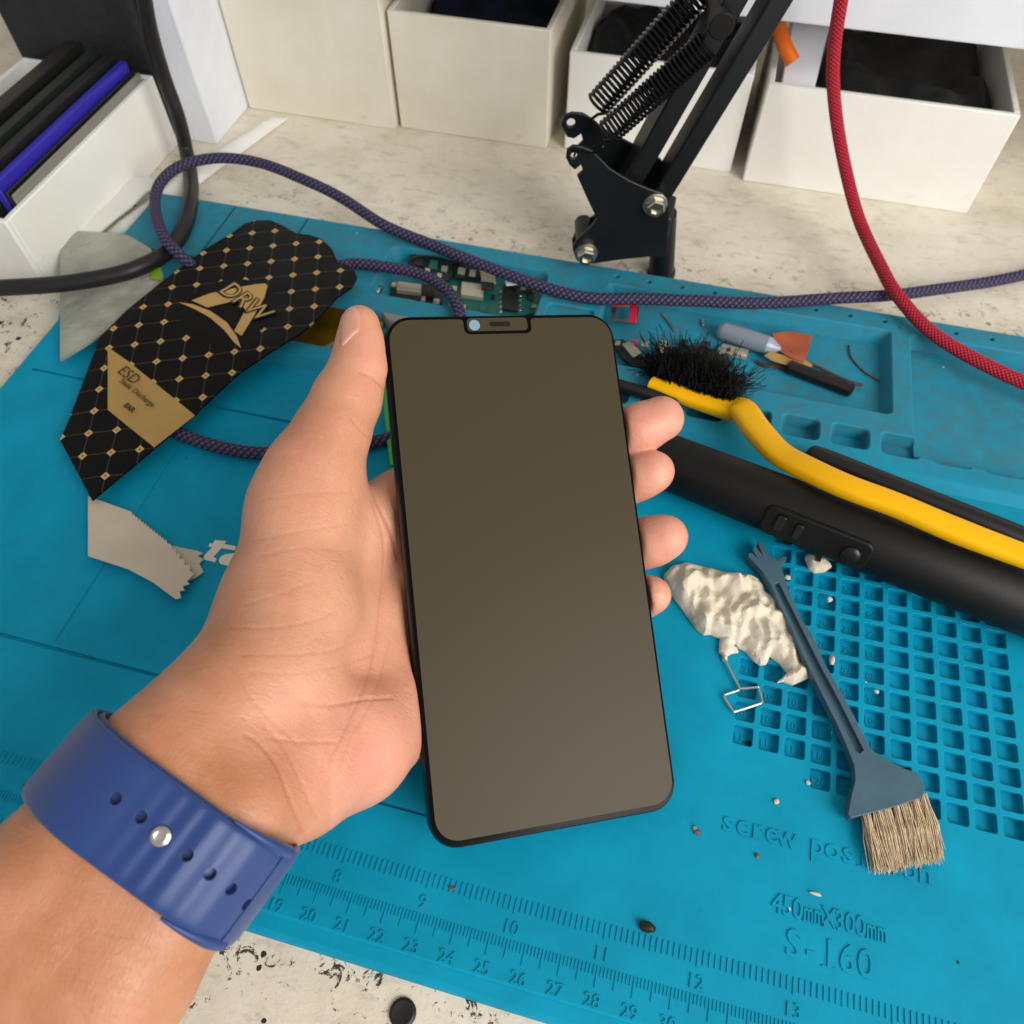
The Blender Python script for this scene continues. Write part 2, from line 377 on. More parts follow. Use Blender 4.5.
# ================================================================== REPAIR MAT
X0, X1 = -.2640, .179
mat = thing('repair_mat', (-.046, .15, TZ), 'large teal rubber repair mat with ruler, screw grid and parts trays on the table', 'mat')
prof = [(.0026, TZ), (.0034, -.0024), (.0046, -.0015), (.0078, -.0011), (.0082, -.0003), (.0088, 0), (.2045, 0), (.2085, .0028), (.2095, BZ), (.2982, BZ), (.2997, .0018), (.3002, TZ)]
body = MB().prism([(X0, y, z) for y, z in prof], (X1-X0, 0, 0)).mesh('mat_base')
cut = MB()
def pocket(x0, y0, x1, y1, top, bot, r=.002, ch=.0005, sl=.0):
    lo = rr(x0+sl, y0+sl, x1-sl, y1-sl, r, 4); mid = rr(x0, y0, x1, y1, r+.0002, 4); ed = rr(x0-ch*2, y0-ch*2, x1+ch*2, y1+ch*2, r+ch*2, 4)
    n = len(lo); rings = [[(x, y, bot) for x, y in lo], [(x, y, top-ch) for x, y in mid], [(x, y, top+ch) for x, y in ed]]
    cut.add(sum(rings, []), [tuple(range(n))[::-1], tuple(range(2*n, 3*n))]+[(i*n+k, i*n+(k+1) % n, (i+1)*n+(k+1) % n, (i+1)*n+k) for i in range(2) for k in range(n)])
TF = -.0035
pocket(-.134, .2545, -.0565, .2885, BZ, TF, .004, .0006, .002)      # left tray with circuit boards
pocket(-.028, .238, .0975, .2875, BZ, TF, .002, .0006, .0025)       # long tray
pocket(-.052, .238, -.0310, .268, BZ, .0012, .002, .0005)           # shallow step beside it
pocket(.106, .218, .170, .2875, BZ, TF, .003, .0006, .002)
pocket(-.172, .2165, -.105, .243, BZ, TF, .003, .0006, .002)        # pocket with amber film
pocket(-.100, .2165, -.058, .243, BZ, TF, .003, .0006, .001)
for k in range(10): pocket(-.003+.0192*k-.019, .2165, .0115+.0192*k-.019, .2275, BZ, TF, .0022, .0005, .0006)
for k in range(14): x = -.0252+.01505*k; pocket(x-.0011, .2922, x+.0011, .2944, BZ, .0008, .001, .0002)
for x in (-.1820, -.2212): pocket(x-.0006, .258, x+.0006, .2975, BZ, .0016, .0004, .0002)   # grooves of the rear left block
pocket(X0+.004, .2555, -.150, .2572, BZ, .0012, .0004, .0002)
pocket(-.258, .1745, -.105, .1756, 0, -.001, .0003, .0001)
pocket(-.1764, .066, -.1756, .172, 0, -.0003, .0003, .00005)
pocket(-.258, .0628, -.1330, .0640, 0, -.001, .0003, .0001)
pocket(-.125, .0435, -.028, .0444, 0, -.0009, .0003, .0001)
cells = []
for row in range(18):
    y = .1462 + .0078*(6-row) if row < 99 else 0
    y = .193 - .0078*row
    for c in range(1, 14):
        x = .0352+.008*(c-1)
        lo_c = 4 if y > .118 else 3 if y > .088 else 6
        if c < lo_c or y > .19 or y < .08: continue
        cells.append((x, y, c)); pocket(x-.0031, y-.00305, x+.0031, y+.00305, 0, -.0027, .0007, .00018)
body = boolean(body, cut.mesh('c'), use_self=True)
link('mat_base', body, MAT, mat, smooth=False)
# ruler: inch scale above, centimetre scale below
tick = MB()
for k in range(-20, 330):
    inch = .1427 + 0
for k in range(0, int(16*16.5)):
    x = -.0567 + (k-16*8)*.0254/16
    if x < X0+.006 or x > X1-.006: continue
    L = .0041 if k % 16 == 0 else .0037 if k % 8 == 0 else .0034
    tick.box((x-.00022, .0292-L, 0), (x+.00022, .0292, .0003))
for k in range(0, 440):
    x = -.0609 + (k-200)*.001
    if x < X0+.006 or x > X1-.006: continue
    L = .0052 if k % 10 == 0 else .0046 if k % 5 == 0 else .0024
    tick.box((x-.00013, .0187-L, 0), (x+.00013, .0187, .00026))
tick.obj('ruler_tick_marks', MAT, mat, smooth=False)
def joined(name, mes, m, parent):
    mb = MB()
    for me in mes: mb.add([v.co for v in me.vertices], [tuple(p.vertices) for p in me.polygons])
    me = bpy.data.meshes.new(name); me.from_pydata(mb.v, [], mb.f); me.update(); return link(name, me, m, parent, smooth=False)
nums = [text('t', str(k), (-.0609+(k-20)*.01, .0103, .0001), .0046, None, 'mesh', ext=.0003) for k in range(1, 44) if X0+.01 < -.0609+(k-20)*.01 < X1-.008]
nums += [text('t', str(k), (-.0567+(k-8)*.0254, .0214, .0001), .0049, None, 'mesh', ext=.0003) for k in range(0, 17) if X0+.01 < -.0567+(k-8)*.0254 < X1-.008]
joined('ruler_numbers', nums, MAT, mat)
mes = []
for x, y, c in cells:
    r = round((.1464-y)/.0078); n = 56+8*r+c
    if c <= 8 and n > 0: mes.append(text('t', str(n), (x, y, -.0026), .0033, None, 'mesh', ext=.0002))
joined('grid_numbers', mes, MAT, mat)
# serif lettering: plain glyphs spaced like typewriter type, with small slab serifs
def serif(s, x, y, size, pitch, ext=.0003, xs=1.0):
    out = []
    for k, ch in enumerate(s):
        if ch == ' ': continue
        out.append(text('t', ch, (x+k*pitch, y, .0001), size, None, 'mesh', ext=ext, xs=xs if ch != 'm' else xs*.62, bold=.00012))
    mb = MB(); h = size*.34
    for k, ch in enumerate(s):
        cx = x+k*pitch; b = y-size*.33
        if ch in 'rimn1p': mb.box((cx-size*.2, (b if ch != 'p' else b-size*.17), 0), (cx+(size*.08 if ch != '1' and ch != 'i' else size*.2), (b if ch != 'p' else b-size*.17)+size*.05, ext))
    me = mb.mesh('t'); return out+[me]
joined('embossed_lettering', serif('screw position', .0493, .0643, .0084, .0043)+serif('450mmX300mm', .0648, .0458, .0072, .00283, xs=.82)+serif('S-160', .0697, .0368, .0098, .0048, xs=.95), MAT, mat)
c = W(217, 554, 0)
k4_ = lambda l: [W(128+x/4, 456+y/4, .00005) for x, y in l]
MB().prism(k4_([(348, 337), (394, 341), (386, 353), (432, 362), (428, 378), (374, 369), (342, 404), (356, 412), (348, 425), (304, 414), (304, 400), (338, 366), (322, 362), (328, 350), (342, 350)]), (0, 0, .00015)).obj('printed_logo', MT['white_ink'], mat, smooth=False)
MB().prism(k4_([(363, 420), (372, 402), (388, 394), (425, 390), (470, 396), (470, 445), (410, 442), (370, 432)]), (0, 0, .00015)).obj('printed_logo', MT['white_ink'], mat, smooth=False)
c = W(800, 412, TF)
text('tray_lettering', 'quality', (c.x-.015, c.y+.002, TF+.0001), .0085, MAT, mat, mono=1.3)
# ================================================================== SHELF, BOXES
sh = thing('desk_shelf', (-.2725, .41, TZ), 'white laminate shelf unit standing on the table behind and above the storage boxes', 'shelf')
MB().box((-.2815, .357, TZ), (-.2635, .62, .30)).obj('side_panel', MT['white'], sh, bev=.0008)
b0 = Y(896, 36, W(896, 200, TZ).dot(hd)*1.0)
MB().box((-.2635, .388, .0772), (.52, .62, .0960)).obj('shelf_board', MT['white'], sh, bev=.0008)
MB().box((.52, .388, TZ), (.538, .62, .30)).obj('side_panel', MT['white'], sh, bev=.0008)
def openbox(name, x0, y0, x1, y1, h, m, label, t=.0028, tilt=0, lean=0):
    w, d = x1-x0, y1-y0
    o = thing(name, (x0+w/2, y0, TZ), label, 'box', 'open storage boxes under the shelf'); o.rotation_euler.z = tilt
    R = Matrix.Translation(o.location) @ Matrix.Rotation(tilt, 4, 'Z'); M_ = lambda lo, hi: (lo, hi, R)
    MB().box((-w/2, 0, 0), (w/2, t, h), R).obj('front_panel', m, o, bev=.0007)
    MB().box((-w/2, t, 0), (-w/2+t, d-t, h), R).obj('side_panel', m, o, bev=.0005)
    MB().box((w/2-t, t, 0), (w/2, d-t, h), R).obj('side_panel', m, o, bev=.0005)
    MB().box((-w/2, d-t, 0), (w/2, d, h), R).obj('back_panel', m, o, bev=.0005)
    MB().box((-w/2+t, t, 0), (w/2-t, d-t, t), R).obj('bottom_panel', m, o)
    return o
openbox('storage_box', -.2625, .3965, -.1715, .500, .0705, MT['box'], 'ivory open storage box standing right beside the white shelf post')
openbox('storage_box', -.1693, .3995, -.0835, .500, .0615, MT['box'], 'ivory open storage box holding a dark blue cloth, second from the shelf post')
openbox('storage_box', -.0740, .4025, .0180, .500, .0515, MT['boxw'], 'whiter open storage box partly hidden behind the black lamp arm and springs')
openbox('storage_box', .0252, .3965, .1400, .500, .0515, MT['boxw'], 'ivory open storage box behind the red cable, holding a white pouch with orange edge')
o = openbox('storage_box', -.362, .225, -.2850, .3525, .0375, MT['boxw'], 'white open storage box left of the shelf post, filled with black and blue items', tilt=0)
def lump(name, x0, y0, x1, y1, z, amp, m, label, cat, seed=1, sc=40, th=.02):
    return tagd(sheet(name, rr(x0, y0, x1, y1, .008), lambda x, y, e: z+amp*nz(x, y, sc, seed)+amp*.5*nz(x, y, sc*2.3, seed+3)-max(0, .006-e)*1.2, lambda x, y, e: th+amp*nz(x, y, sc, seed)-max(0, .006-e)*1.2, m, step=.004), label, cat)
lump('folded_cloth', -.166, .4045, -.087, .496, .040, .008, MT['navy'], 'dark navy cloth crumpled inside the ivory box next to the shelf post box', 'cloth', 2, th=.042)
lump('cloth_bag', -.0705, .4065, .0145, .496, .034, .010, MT['dark'], 'charcoal grey cloth bag stuffed in the white box behind the lamp arm', 'bag', 5, th=.036)
lump('cloth_bag', .057, .401, .136, .496, .037, .007, MT['dark'], 'black bag with a glossy print stuffed in the box behind the red cable', 'bag', 8, th=.039)
# white pouch with an orange edge standing in the fourth box
q = thing('plastic_pouch', (.042, .415, TZ+.003), 'white plastic pouch with orange edge standing in the box right of the lamp arm', 'pouch')
pr = spline([(.0300, .402, .040), (.0330, .412, .052), (.0330, .430, .066)], 8)
tube('orange_edge', [p for p in spline([PY(793, 62, .408), PY(784, 44, .412), PY(778, 22, .420), PY(776, 5, .430)], 8)], .0036, MT['orange'], q, 10)
sheet('pouch_body', [(.0325, .402), (.0475, .402), (.0495, .452), (.031, .452)], lambda x, y, e: .042+(y-.402)*.45+.003*nz(x, y, 60, 3), .018, MT['white'], q, .003)
for k, (x, w, m, lb) in enumerate([(-.2890, .0012, 'grey', 'thin grey card standing in the white box left of the shelf post'), (-.2908, .0014, 'blackc', 'thin black card standing in the white box left of the shelf post'), (-.2942, .0038, 'blue', 'bright blue plastic case standing between black items in the left box'), (-.2995, .005, 'blackc', 'black case standing beside the blue plastic case in the left box'), (-.3060, .005, 'pcbd', 'dark grey case in the box left of the shelf post'), (-.3160, .009, 'blackc', 'wide black case at the far left of the left box')]):
    R = Matrix.Translation((x, .338, TZ+.0035)) @ Matrix.Rotation(math.radians(1-k), 4, 'Y')
    tagd(MB().box((-w/2, -.100, .001), (w/2, .009, (.038, .039, .043, .046, .048, .050)[k]), R).obj('flat_case' if k > 1 else 'thin_card', MT[m], bev=.0006), lb, 'case' if k > 1 else 'card')
lump('cloth_bag', -.372, .357, -.2835, .50, .075, .012, MT['dark'], 'black cloth bundle behind the left box beside the white shelf post', 'bag', 11, th=.079)
# long white paper strip and crumpled sheet on the table left
z0 = TZ
pts = [W(*p, z0+.001) for p in ((272, 118), (288, 118), (195, 186), (128, 232), (100, 236), (150, 200), (190, 168))]
tagd(sheet('paper_strip', [(p.x, p.y) for p in pts], lambda x, y, e: z0+.0012+.0035*max(0, min(1, e/.004)), .0008, MT['paper'], step=.0025), 'creased white paper strip lying on the table in front of the shelf post', 'paper')
pts = [W(*p, z0+.003) for p in ((60, 190), (110, 182), (158, 186), (168, 192), (150, 200), (128, 220), (90, 250), (50, 250))]
tagd(sheet('crumpled_paper', [(p.x, p.y) for p in pts], lambda x, y, e: z0+.0035+.003*nz(x, y, 50, 4)+.002*min(1, e/.01)+.003, .0008, MT['paper'], step=.003), 'crumpled whitish paper sheet beside the rear left corner of the mat', 'paper')
# ================================================================== LAMP ARM
arm = thing('desk_lamp_arm', W(658, 272, TZ), 'black spring-balanced desk lamp arm on a round post standing behind the mat', 'lamp arm')
BX = W(658, 274, TZ); yh = BX.dot(hd)
PB = W(661.5, 274, TZ)
post = MB().lathe(PB, Y(663.5, 213, yh-.001), [(0, .0066), (.002, .0066), (.0025, .0059), ((Y(663.5, 213, yh-.001)-PB).length, .0059), ((Y(663.5, 213, yh-.001)-PB).length+.0005, .0052)], 32).obj('post', MT['black'], arm)
yf = yh-.0105; yb = yh+.0085
def px(lst, y): return [Y(a, b, y) for a, b in lst]
front = [(570, 166), (566, 158), (567, 150), (573, 146), (582, 147), (592, 151), (599, 158), (610, 169), (630, 181), (648, 189), (662, 193), (668, 199), (669, 212), (668, 240), (667, 256), (649, 257), (620, 260), (592, 264), (581, 262), (574, 255), (573, 247), (577, 240), (592, 226), (597, 219), (590, 205), (577, 176), (583, 171), (581, 165), (575, 170)]
fp = MB().prism(px(front, yf), hd*.0016).mesh('bracket_plate')
def hole(x, y, r, yy): a = Y(x, y, yy); return MB().cyl(a-hd*.004, a+hd*.004, r).mesh('h')
fp = boolean(fp, hole(574, 156, .0014, yf))
link('bracket_plate', fp, MT['black'], arm, bev=.0003)
dx, dy = -3, -33
back = [(x+dx, y+dy) for x, y in [(570, 170), (564, 158), (567, 149), (575, 146), (586, 147), (596, 153), (606, 162), (640, 180), (664, 193), (671, 205), (671, 289), (649, 290), (600, 294), (583, 291), (576, 284), (575, 274), (580, 262), (600, 247), (603, 235), (590, 205), (578, 182), (586, 174), (584, 167), (577, 172)]]
bp = boolean(MB().prism(px(back, yb), hd*.0016).mesh('bracket_plate'), hole(574+dx, 156+dy, .0018, yb))
link('bracket_plate', bp, MT['black'], arm, bev=.0003)
# cross spacer, hub that turns on the post
a, b = Y(655, 204, yf-.0015), Y(655, 204, yb+.003)
MB().cyl(a+hd*.002, b, .0038).obj('spacer', MT['black'], arm)
a2 = Y(586, 253, yf-.0015)
MB().cyl(a2+hd*.002, a2+hd*.022, .0042).obj('spacer', MT['black'], arm)
MB().box((BX.x-.0095, BX.y-.009, .012), (BX.x+.0015, BX.y+.0085, .032)).obj('hub', MT['black'], arm, bev=.001)
for (x, y) in ((655, 204), (586, 253)):
    c0 = Y(x, y, yf); bo = thing('x', (0, 0, 0), None, None); bpy.data.objects.remove(bo)
    bo = MB().lathe(c0, c0-hd*.01, [(-.0002, .0052), (.0008, .0052), (.0010, .0048)], 28).obj('bolt', MT['screw'], arm)
    MB().lathe(c0-hd*.001, c0-hd*.01, [(0, .0042), (.0028, .0041), (.0034, .0036), (.0034, .0022), (.0022, .0020), (.0022, .0002)], 6).obj('bolt_nut', MT['screw'], bo, smooth=False)
# two parallel square bars
e1 = Y(651, 200, yh); top1 = Y(775, -8, yh)
dirn = (top1-e1).normalized(); L = .36; side = dirn.cross(hd).normalized()
def bar(c, ln, w, name, y0, dp):
    R = Matrix((( *side, ), (*hd, ), (*dirn, ))).transposed().to_4x4(); R.translation = c
    return MB().box((-w/2, y0, -.004), (w/2, y0+dp, ln), R).obj(name, MT['black'], arm, bev=.0008)
bar(e1, L, .0080, 'lower_bar', -.0088, .0115)
e2 = Y(632, 174, yh+.001)
bar(e2, L, .0085, 'upper_bar', -.0065, .013)
# spring peg across the upper bar
pk = Y(722, 27, yh-.014)
MB().lathe(pk, pk+hd*.05, [(0, .0040), (.0005, .0045), (.005, .0045), (.0055, .0032), (.040, .0032), (.0405, .0045), (.045, .0045)], 28).obj('spring_peg', MT['blackp'], arm)
def spring(a, b, r, wr, turns, la, lb, name='spring'):
    a, b = Vector(a), Vector(b); d = (b-a).normalized(); ln = (b-a).length; u = hd.cross(d).normalized(); w = d.cross(u)
    pts = []; n = turns*14
    pts += [a+w*0, a+d*la*.35+u*r*.3, a+d*la*.8+u*r*.55]
    for k in range(n+1):
        t = k/n; ang = 2*math.pi*turns*t; pts.append(a+d*(la+(ln-la-lb)*t)+(u*math.cos(ang)+w*math.sin(ang))*r)
    pts += [b-d*lb*.7+u*r*.6, b-d*lb*.3+u*r*.2, b]
    return tube(name, pts, wr, MT['spring'], arm, 7)
yS1 = yb+.001; yS2 = yf+.004
spring(Y(577, 128, yS1), Y(708, -18, yS1), .0050, .00066, 27, .012, .004)
spring(Y(588, 150, yS2+.002), Y(714, 38, yS2+.002), .0048, .00066, 27, .010, .003)
tube('spring_hook', spline([Y(574, 156, yf-.0005), Y(578, 150, yf-.002), Y(592, 153, yf-.001), Y(602, 148, yf+.004), Y(603, 138, yf+.005)], 8), .0005, MT['spring'], arm, 6)
# ================================================================== CABLES
def cable(name, pts, r, m, label, n=14): 
    o = tube(name, spline(pts, 14), r, m, None, n); return tagd(o, label, 'cable')
pp = 5.0
cable('braided_cable', [W(1080, 262, -.0022), W(1000, 280, -.0020), W(940, 289, .0018), W(893, 295, .0050), W(840, 298, .0064), W(760, 303, .0058), W(700, 301, .0062), W(640, 299, .0062), W(590, 298, .0062), W(540, 286, .0062), W(480, 264, .0062), W(430, 244, .0062), W(384, 225, .008), W(340, 197, .012), W(300, 178, .014), W(260, 163, .014), W(220, 158, .015), W(183, 165, .0150), W(161, 182, .013), W(155, 205, .0105), W(163, 235, .0135), W(180, 255, .0115), W(203, 272, .0062), W(240, 279, .0058), W(300, 276, .0057), W(345, 265, .0058), W(362, 264, .0064), W(385, 267, .0068), W(420, 274, .0072), W(445, 288, .0075), W(457, 305, .0072), W(461, 322, .006), W(462, 345, .0058), W(454, 375, .0058), W(444, 392, .0060), W(432, 412, .0034), W(395, 436, .0027), W(350, 446, .0027), W(300, 452, .0027), W(255, 453, .0027), W(215, 446, .0027), W(180, 434, .0028), W(150, 420, .0028), W(120, 415, .0028)], .0026, MT['purple'], 'dark purple braided cable looping along the rear edge of the mat')
cable('rubber_cable', [PY(135, -60, .335), PY(141, -20, .335), PY(150, 30, .335), PY(163, 75, .335), PY(178, 117, .333), W(186, 150, .006), W(191, 180, .0012), W(190, 205, .0045), W(184, 228, .0070), W(168, 251, .0075), W(140, 267, .0098), W(110, 276, .0098), W(60, 284, .0098), W(0, 288, .0098), W(-60, 292, .0098)], .0037, MT['blackc'], 'thick black rubber cable curving down over the rear left corner of the mat')
cable('red_cable', [PY(847, -45, .36), PY(841, 0, .36), PY(835, 40, .362), PY(833, 80, .362), PY(838, 130, .360), PY(848, 180, .351), PY(860, 222, .340), PY(880, 265, .318), W(898, 296, .0115), W(935, 335, .0075), W(1000, 372, .0066), W(1080, 405, .0066)], .0028, MT['red'], 'bright red braided cable hanging down past the boxes at the right')
# ================================================================== PHONE
S = .962
h1, h2, t0 = (.96717, .07637, .24239), (-.11308, .98248, .13714), (.00543, -.01481, .23613)
def cv(v): return rt*v[0]+upv*v[1]+fw*v[2]
PX = cv(h1).normalized(); PY = cv(h2); PN = PX.cross(PY).normalized(); PY = PN.cross(PX).normalized(); PC = CAM+cv(t0)*S
PM = Matrix((( *PX, ), (*PY, ), (*PN, ))).transposed().to_4x4(); PM.translation = PC
HW, HL, TH = .0375*S*1.017, .07875*S*1.014, .0078
def L(x, y, n): return PM @ Vector((x/1000, y/1000, n/1000))
def slab(out, z0, z1, bv=.0, n=1):
    mb = MB(); rings = []; 
    def inset(d): return [(p[0]*(HWo-d)/HWo, p[1]*(HLo-d)/HLo) for p in out]
    HWo = max(p[0] for p in out); HLo = max(p[1] for p in out)
    prof = [(bv, z0), (bv*.3, z0+bv*.3), (0, z0+bv), (0, z1-bv), (bv*.3, z1-bv*.3), (bv, z1)] if bv else [(0, z0), (0, z1)]
    vs = []
    for d, z in prof: vs += [PM @ Vector((x, y, z)) for x, y in inset(d)]
    k = len(out); fs = [(i*k+j, i*k+(j+1) % k, (i+1)*k+(j+1) % k, (i+1)*k+j) for i in range(len(prof)-1) for j in range(k)]
    return mb.add(vs, fs+[tuple(range(k))[::-1], tuple(range((len(prof)-1)*k, len(prof)*k))])
ph = thing('smartphone', PC-PN*TH, 'black smartphone with notched dark screen held in the hand above the mat', 'phone')
out = rr(-HW, -HL, HW, HL, .0082, 8)
slab(out, -TH, -.0007, .0014).obj('frame', MT['frame'], ph)
out2 = rr(-HW+.0006, -HL+.0006, HW-.0006, HL-.0006, .0078, 8)
slab(out2, -.0007, 0, .0003).obj('bezel', MT['glass'], ph)
x0, x1, y0, y1 = -HW+.0017, HW-.0014, -HL+.0024, HL-.0017
nx0, nx1, ny = -.0122, .0092, HL-.0066
o2 = rr(x0, y0, x1, y1, .0066, 8); k = 9
poly = o2[:k] + [(nx1+.0018, y1)] + [(nx1+.0010-.0010*math.sin(a), y1-.0010+.0010*math.cos(a)) for a in (0.4, .9, 1.4)] + [(nx1-.0019+.0019*math.cos(a), ny+.0019-.0019*math.sin(a)) for a in (.1, .5, 1.0, 1.5)] + [(nx0+.0019-.0019*math.sin(a), ny+.0019-.0019*math.cos(a)) for a in (.1, .6, 1.1, 1.5)] + [(nx0-.0010+.0010*math.sin(a), y1-.0010+.0010*math.cos(a)) for a in (1.4, .9, .4)] + [(nx0-.0018, y1)] + o2[k:]
MB().prism([PM @ Vector((x, y, .00002)) for x, y in poly], PN*.0001).obj('screen', MT['screen'], ph, smooth=False)
MB().prism([PM @ Vector((x, y, .00002)) for x, y in rr(nx0+.0011, ny+.0010, nx1-.0012, HL-.0014, .0012, 4)], PN*.00008).obj('notch_panel', MT['screen'], ph, smooth=False)
MB().cyl(L(-8.8, HL*1000-3.7, .1), L(-8.8, HL*1000-3.7, .22), .00170, n=28).obj('camera_lens', MT['lens'], ph)
MB().prism([PM @ Vector((x, y, .0001)) for x, y in rr(-.0040, HL-.0042, .0024, HL-.0027, .0006, 4)], PN*.0001).obj('earpiece', MT['blackp'], ph, smooth=False)
for yy, ln in ((18, 9), (-2, 6)): MB().box((HW-.0002, yy/1000, -.0052), (HW+.0004, (yy+ln)/1000, -.0030), PM).obj('side_button', MT['frame'], ph, bev=.0002)
# ================================================================== POUCH, BAGS
ZP = .0052
def W2(l, z): return [(W(x, y, z).x, W(x, y, z).y) for x, y in l]
dp = thing('screen_protector_pouch', W(230, 330, .004), 'black flat pouch with gold diamond lattice, gold DRW logo and gold ESD label', 'pouch')
ol = [(100, 337), (128, 309), (160, 283), (205, 249), (232, 233), (244, 224), (256, 220), (270, 220), (282, 225), (296, 233), (310, 235), (322, 239), (332, 249), (338, 262), (347, 265), (354, 269), (357, 277), (352, 287), (337, 297), (318, 318), (298, 335), (270, 352), (240, 372), (218, 392), (195, 414), (155, 447), (128, 470), (92, 500), (60, 440)]
pz = lambda y: .0062+max(0, min(.0034, (y-.15)*.06))
sheet('pouch_body', [(WP(x, y).x, WP(x, y).y) for x, y in ol], lambda x, y, e: pz(y)+.0004*min(1, e/.006), .0009, MT['pouch'], dp, .0022)
ZL = .0006
def deco(name, l, m, z=ZL, h=.00015, par=dp, o=(128, 200), k=.25): return MB().prism([WP(o[0]+x*k, o[1]+y*k, z) for x, y in l], (0, 0, h)).obj(name, m, par, smooth=False)
deco('gold_label', [(-80, 590), (0, 645), (268, 862), (105, 990), (0, 905), (-80, 840)], MT['goldl'])
deco('logo_triangle', [(255, 402), (330, 374), (440, 350), (520, 337), (550, 335), (558, 345), (545, 392), (500, 470), (455, 543), (425, 525), (470, 440), (440, 400), (318, 430)], MT['gold'])
deco('logo_swoosh', [(205, 410), (260, 418), (330, 445), (395, 490), (435, 545), (452, 592), (425, 570), (385, 520), (330, 472), (270, 438)], MT['gold'])
a, b = WP(225, 288, ZL), WP(266, 318, ZL); ang = math.atan2((b-a).y, (b-a).x)
text('logo_letters', 'DRW', (a+b)/2+Vector((0, 0, .0004)), .0125, MT['ink'], dp, rot=ang, bold=.0006, ext=.00006)
text('logo_letters', 'DRW', (a+b)/2+Vector((.0002, .0002, .0005)), .0125, MT['gold'], dp, rot=ang, ext=.00006, bold=-.0001)
a, b = WP(131, 367, ZL), WP(158, 388, ZL); ang = math.atan2((b-a).y, (b-a).x)
text('label_text', 'ESD', WP(132, 377, ZL)+Vector((-.001, 0, .0008)), .0068, MT['inkb'], dp, rot=ang, ext=.00005)
text('label_text', 'Static Discharge', WP(138, 394, ZL)+Vector((0, 0, .0008)), .0034, MT['inkb'], dp, rot=ang, ext=.00005)
text('label_text', 'EAR', WP(130, 409, ZL)+Vector((0, 0, .0008)), .0032, MT['inkb'], dp, rot=ang, ext=.00005, bold=.0001)
bg = thing('plastic_bag', W(128, 270, .003), 'clear crinkled plastic bag with lime print under the black cable and the gold pouch', 'bag')
zb = .0050
sheet('bag_film', W2([(60, 230), (100, 232), (128, 235), (150, 248), (158, 258), (163, 275), (163, 290), (128, 318), (60, 360)], zb), lambda x, y, e: zb+.0012*nz(x, y, 90, 6)*min(1, e/.004), .0012, MT['bag'], bg, .002)
MB().prism([W(x, y, zb+.0009) for x, y in ((152, 262), (160, 266), (162, 281), (150, 279), (153, 270))], (0, 0, .0003)).obj('lime_print', MT['lime'], bg, smooth=False)
# grey film with zigzag edges
zf = .0012
k4 = lambda l, ox=128, oy=456: [(ox+x/4, oy+y/4) for x, y in l]
zig = [(0, 218)]; n = 13
for i in range(n): zig += [(12+i*11.5, 222+i*9.2), (20+i*11.5, 240+i*9.2)]
edge = zig+[(170, 352), (178, 372), (190, 368), (192, 392), (208, 388), (206, 412), (226, 410), (226, 436), (250, 434), (246, 458), (264, 472), (236, 500), (246, 512), (218, 520), (226, 536), (206, 540), (212, 566), (190, 572), (100, 505), (0, 452), (-160, 400), (-160, 160)]
fo = thing('torn_film_strip', W(150, 560, 0), 'beige-grey film strip with zigzag cut edges lying on the mat left of the wrist', 'film strip')
sheet('upper_layer', W2(k4(edge), zf+.002), lambda x, y, e: zf+.002+.0012*nz(x, y, 45, 9)*min(1, e/.003), .0004, MT['foil'], fo, .0016)
sheet('lower_layer', W2(k4([(120, 345), (280, 380), (300, 388), (278, 400), (302, 412), (285, 430), (302, 462), (270, 486), (230, 500), (180, 470)]), zf), lambda x, y, e: zf+.0006*nz(x, y, 60, 5), .0004, MT['foil'], fo, .0016)
# ================================================================== TOOLS ON THE MAT
tg = thing('rework_handle', W(760, 490, 0), 'thick matt black hot air tool handle lying across the mat behind the tissue', 'tool handle')
A, B = W(622, 444, .0112), W(1090, 626, .0122); dl = (B-A).length; dd = (B-A).normalized()
MB().lathe(A, B, [(0, .006), (.001, .0092), (.004, .0101), (.02, .0104), (dl*.5, .0112), (dl*.52, .0114), (dl-.003, .0116), (dl, .010)], 48).obj('handle_body', MT['blackp'], tg)
uh = Vector((0, 0, 1)); uh = (uh-dd*uh.dot(dd)).normalized(); vh = dd.cross(uh)
if vh.y > 0: vh = -vh
def onT(x, y, extra): # a point of the barrel seen at x,y: distance along and the direction round the axis
    r = ray(x, y).normalized(); q = CAM-A; R_ = .0112+extra
    rd, qd = r-dd*r.dot(dd), q-dd*q.dot(dd); a_ = rd.dot(rd); b_ = 2*rd.dot(qd); c_ = qd.dot(qd)-R_*R_; t = (-b_-math.sqrt(max(0, b_*b_-4*a_*c_)))/(2*a_)
    p = CAM+r*t; nrm = (p-A); nrm -= dd*nrm.dot(dd); return p, nrm.normalized()
def patch(l, h): 
    mb = MB(); top = []; bot = []
    for x, y in l: p, n_ = onT(x, y, 0); top.append(p+n_*h); bot.append(p-n_*.0015)
    k = len(l); return mb.add(bot+top, [tuple(range(k))[::-1], tuple(range(k, 2*k))]+[(j, (j+1) % k, k+(j+1) % k, k+j) for j in range(k)])
cpan, npan = onT(815, 538, 0); side_ = npan.cross(dd).normalized()
RP = Matrix((( *dd, ), (*side_, ), (*npan, ))).transposed().to_4x4(); RP.translation = cpan
MB().prism([RP @ Vector((x, y, -.0035)) for x, y in rr(-.0185, -.0058, .0185, .0058, .003, 5)], npan*.0038).obj('control_panel', MT['blackp'], tg, bev=.0006)
for x, y, w in ((-.0125, .0008, .0032), (-.006, .0002, .0026)): MB().prism([RP @ Vector((x+a_, y+b_, .0001)) for a_, b_ in rr(-w/2, -.0032, w/2, .0032, .0009, 3)], npan*.0013).obj('button', MT['pen'], tg, bev=.0003)
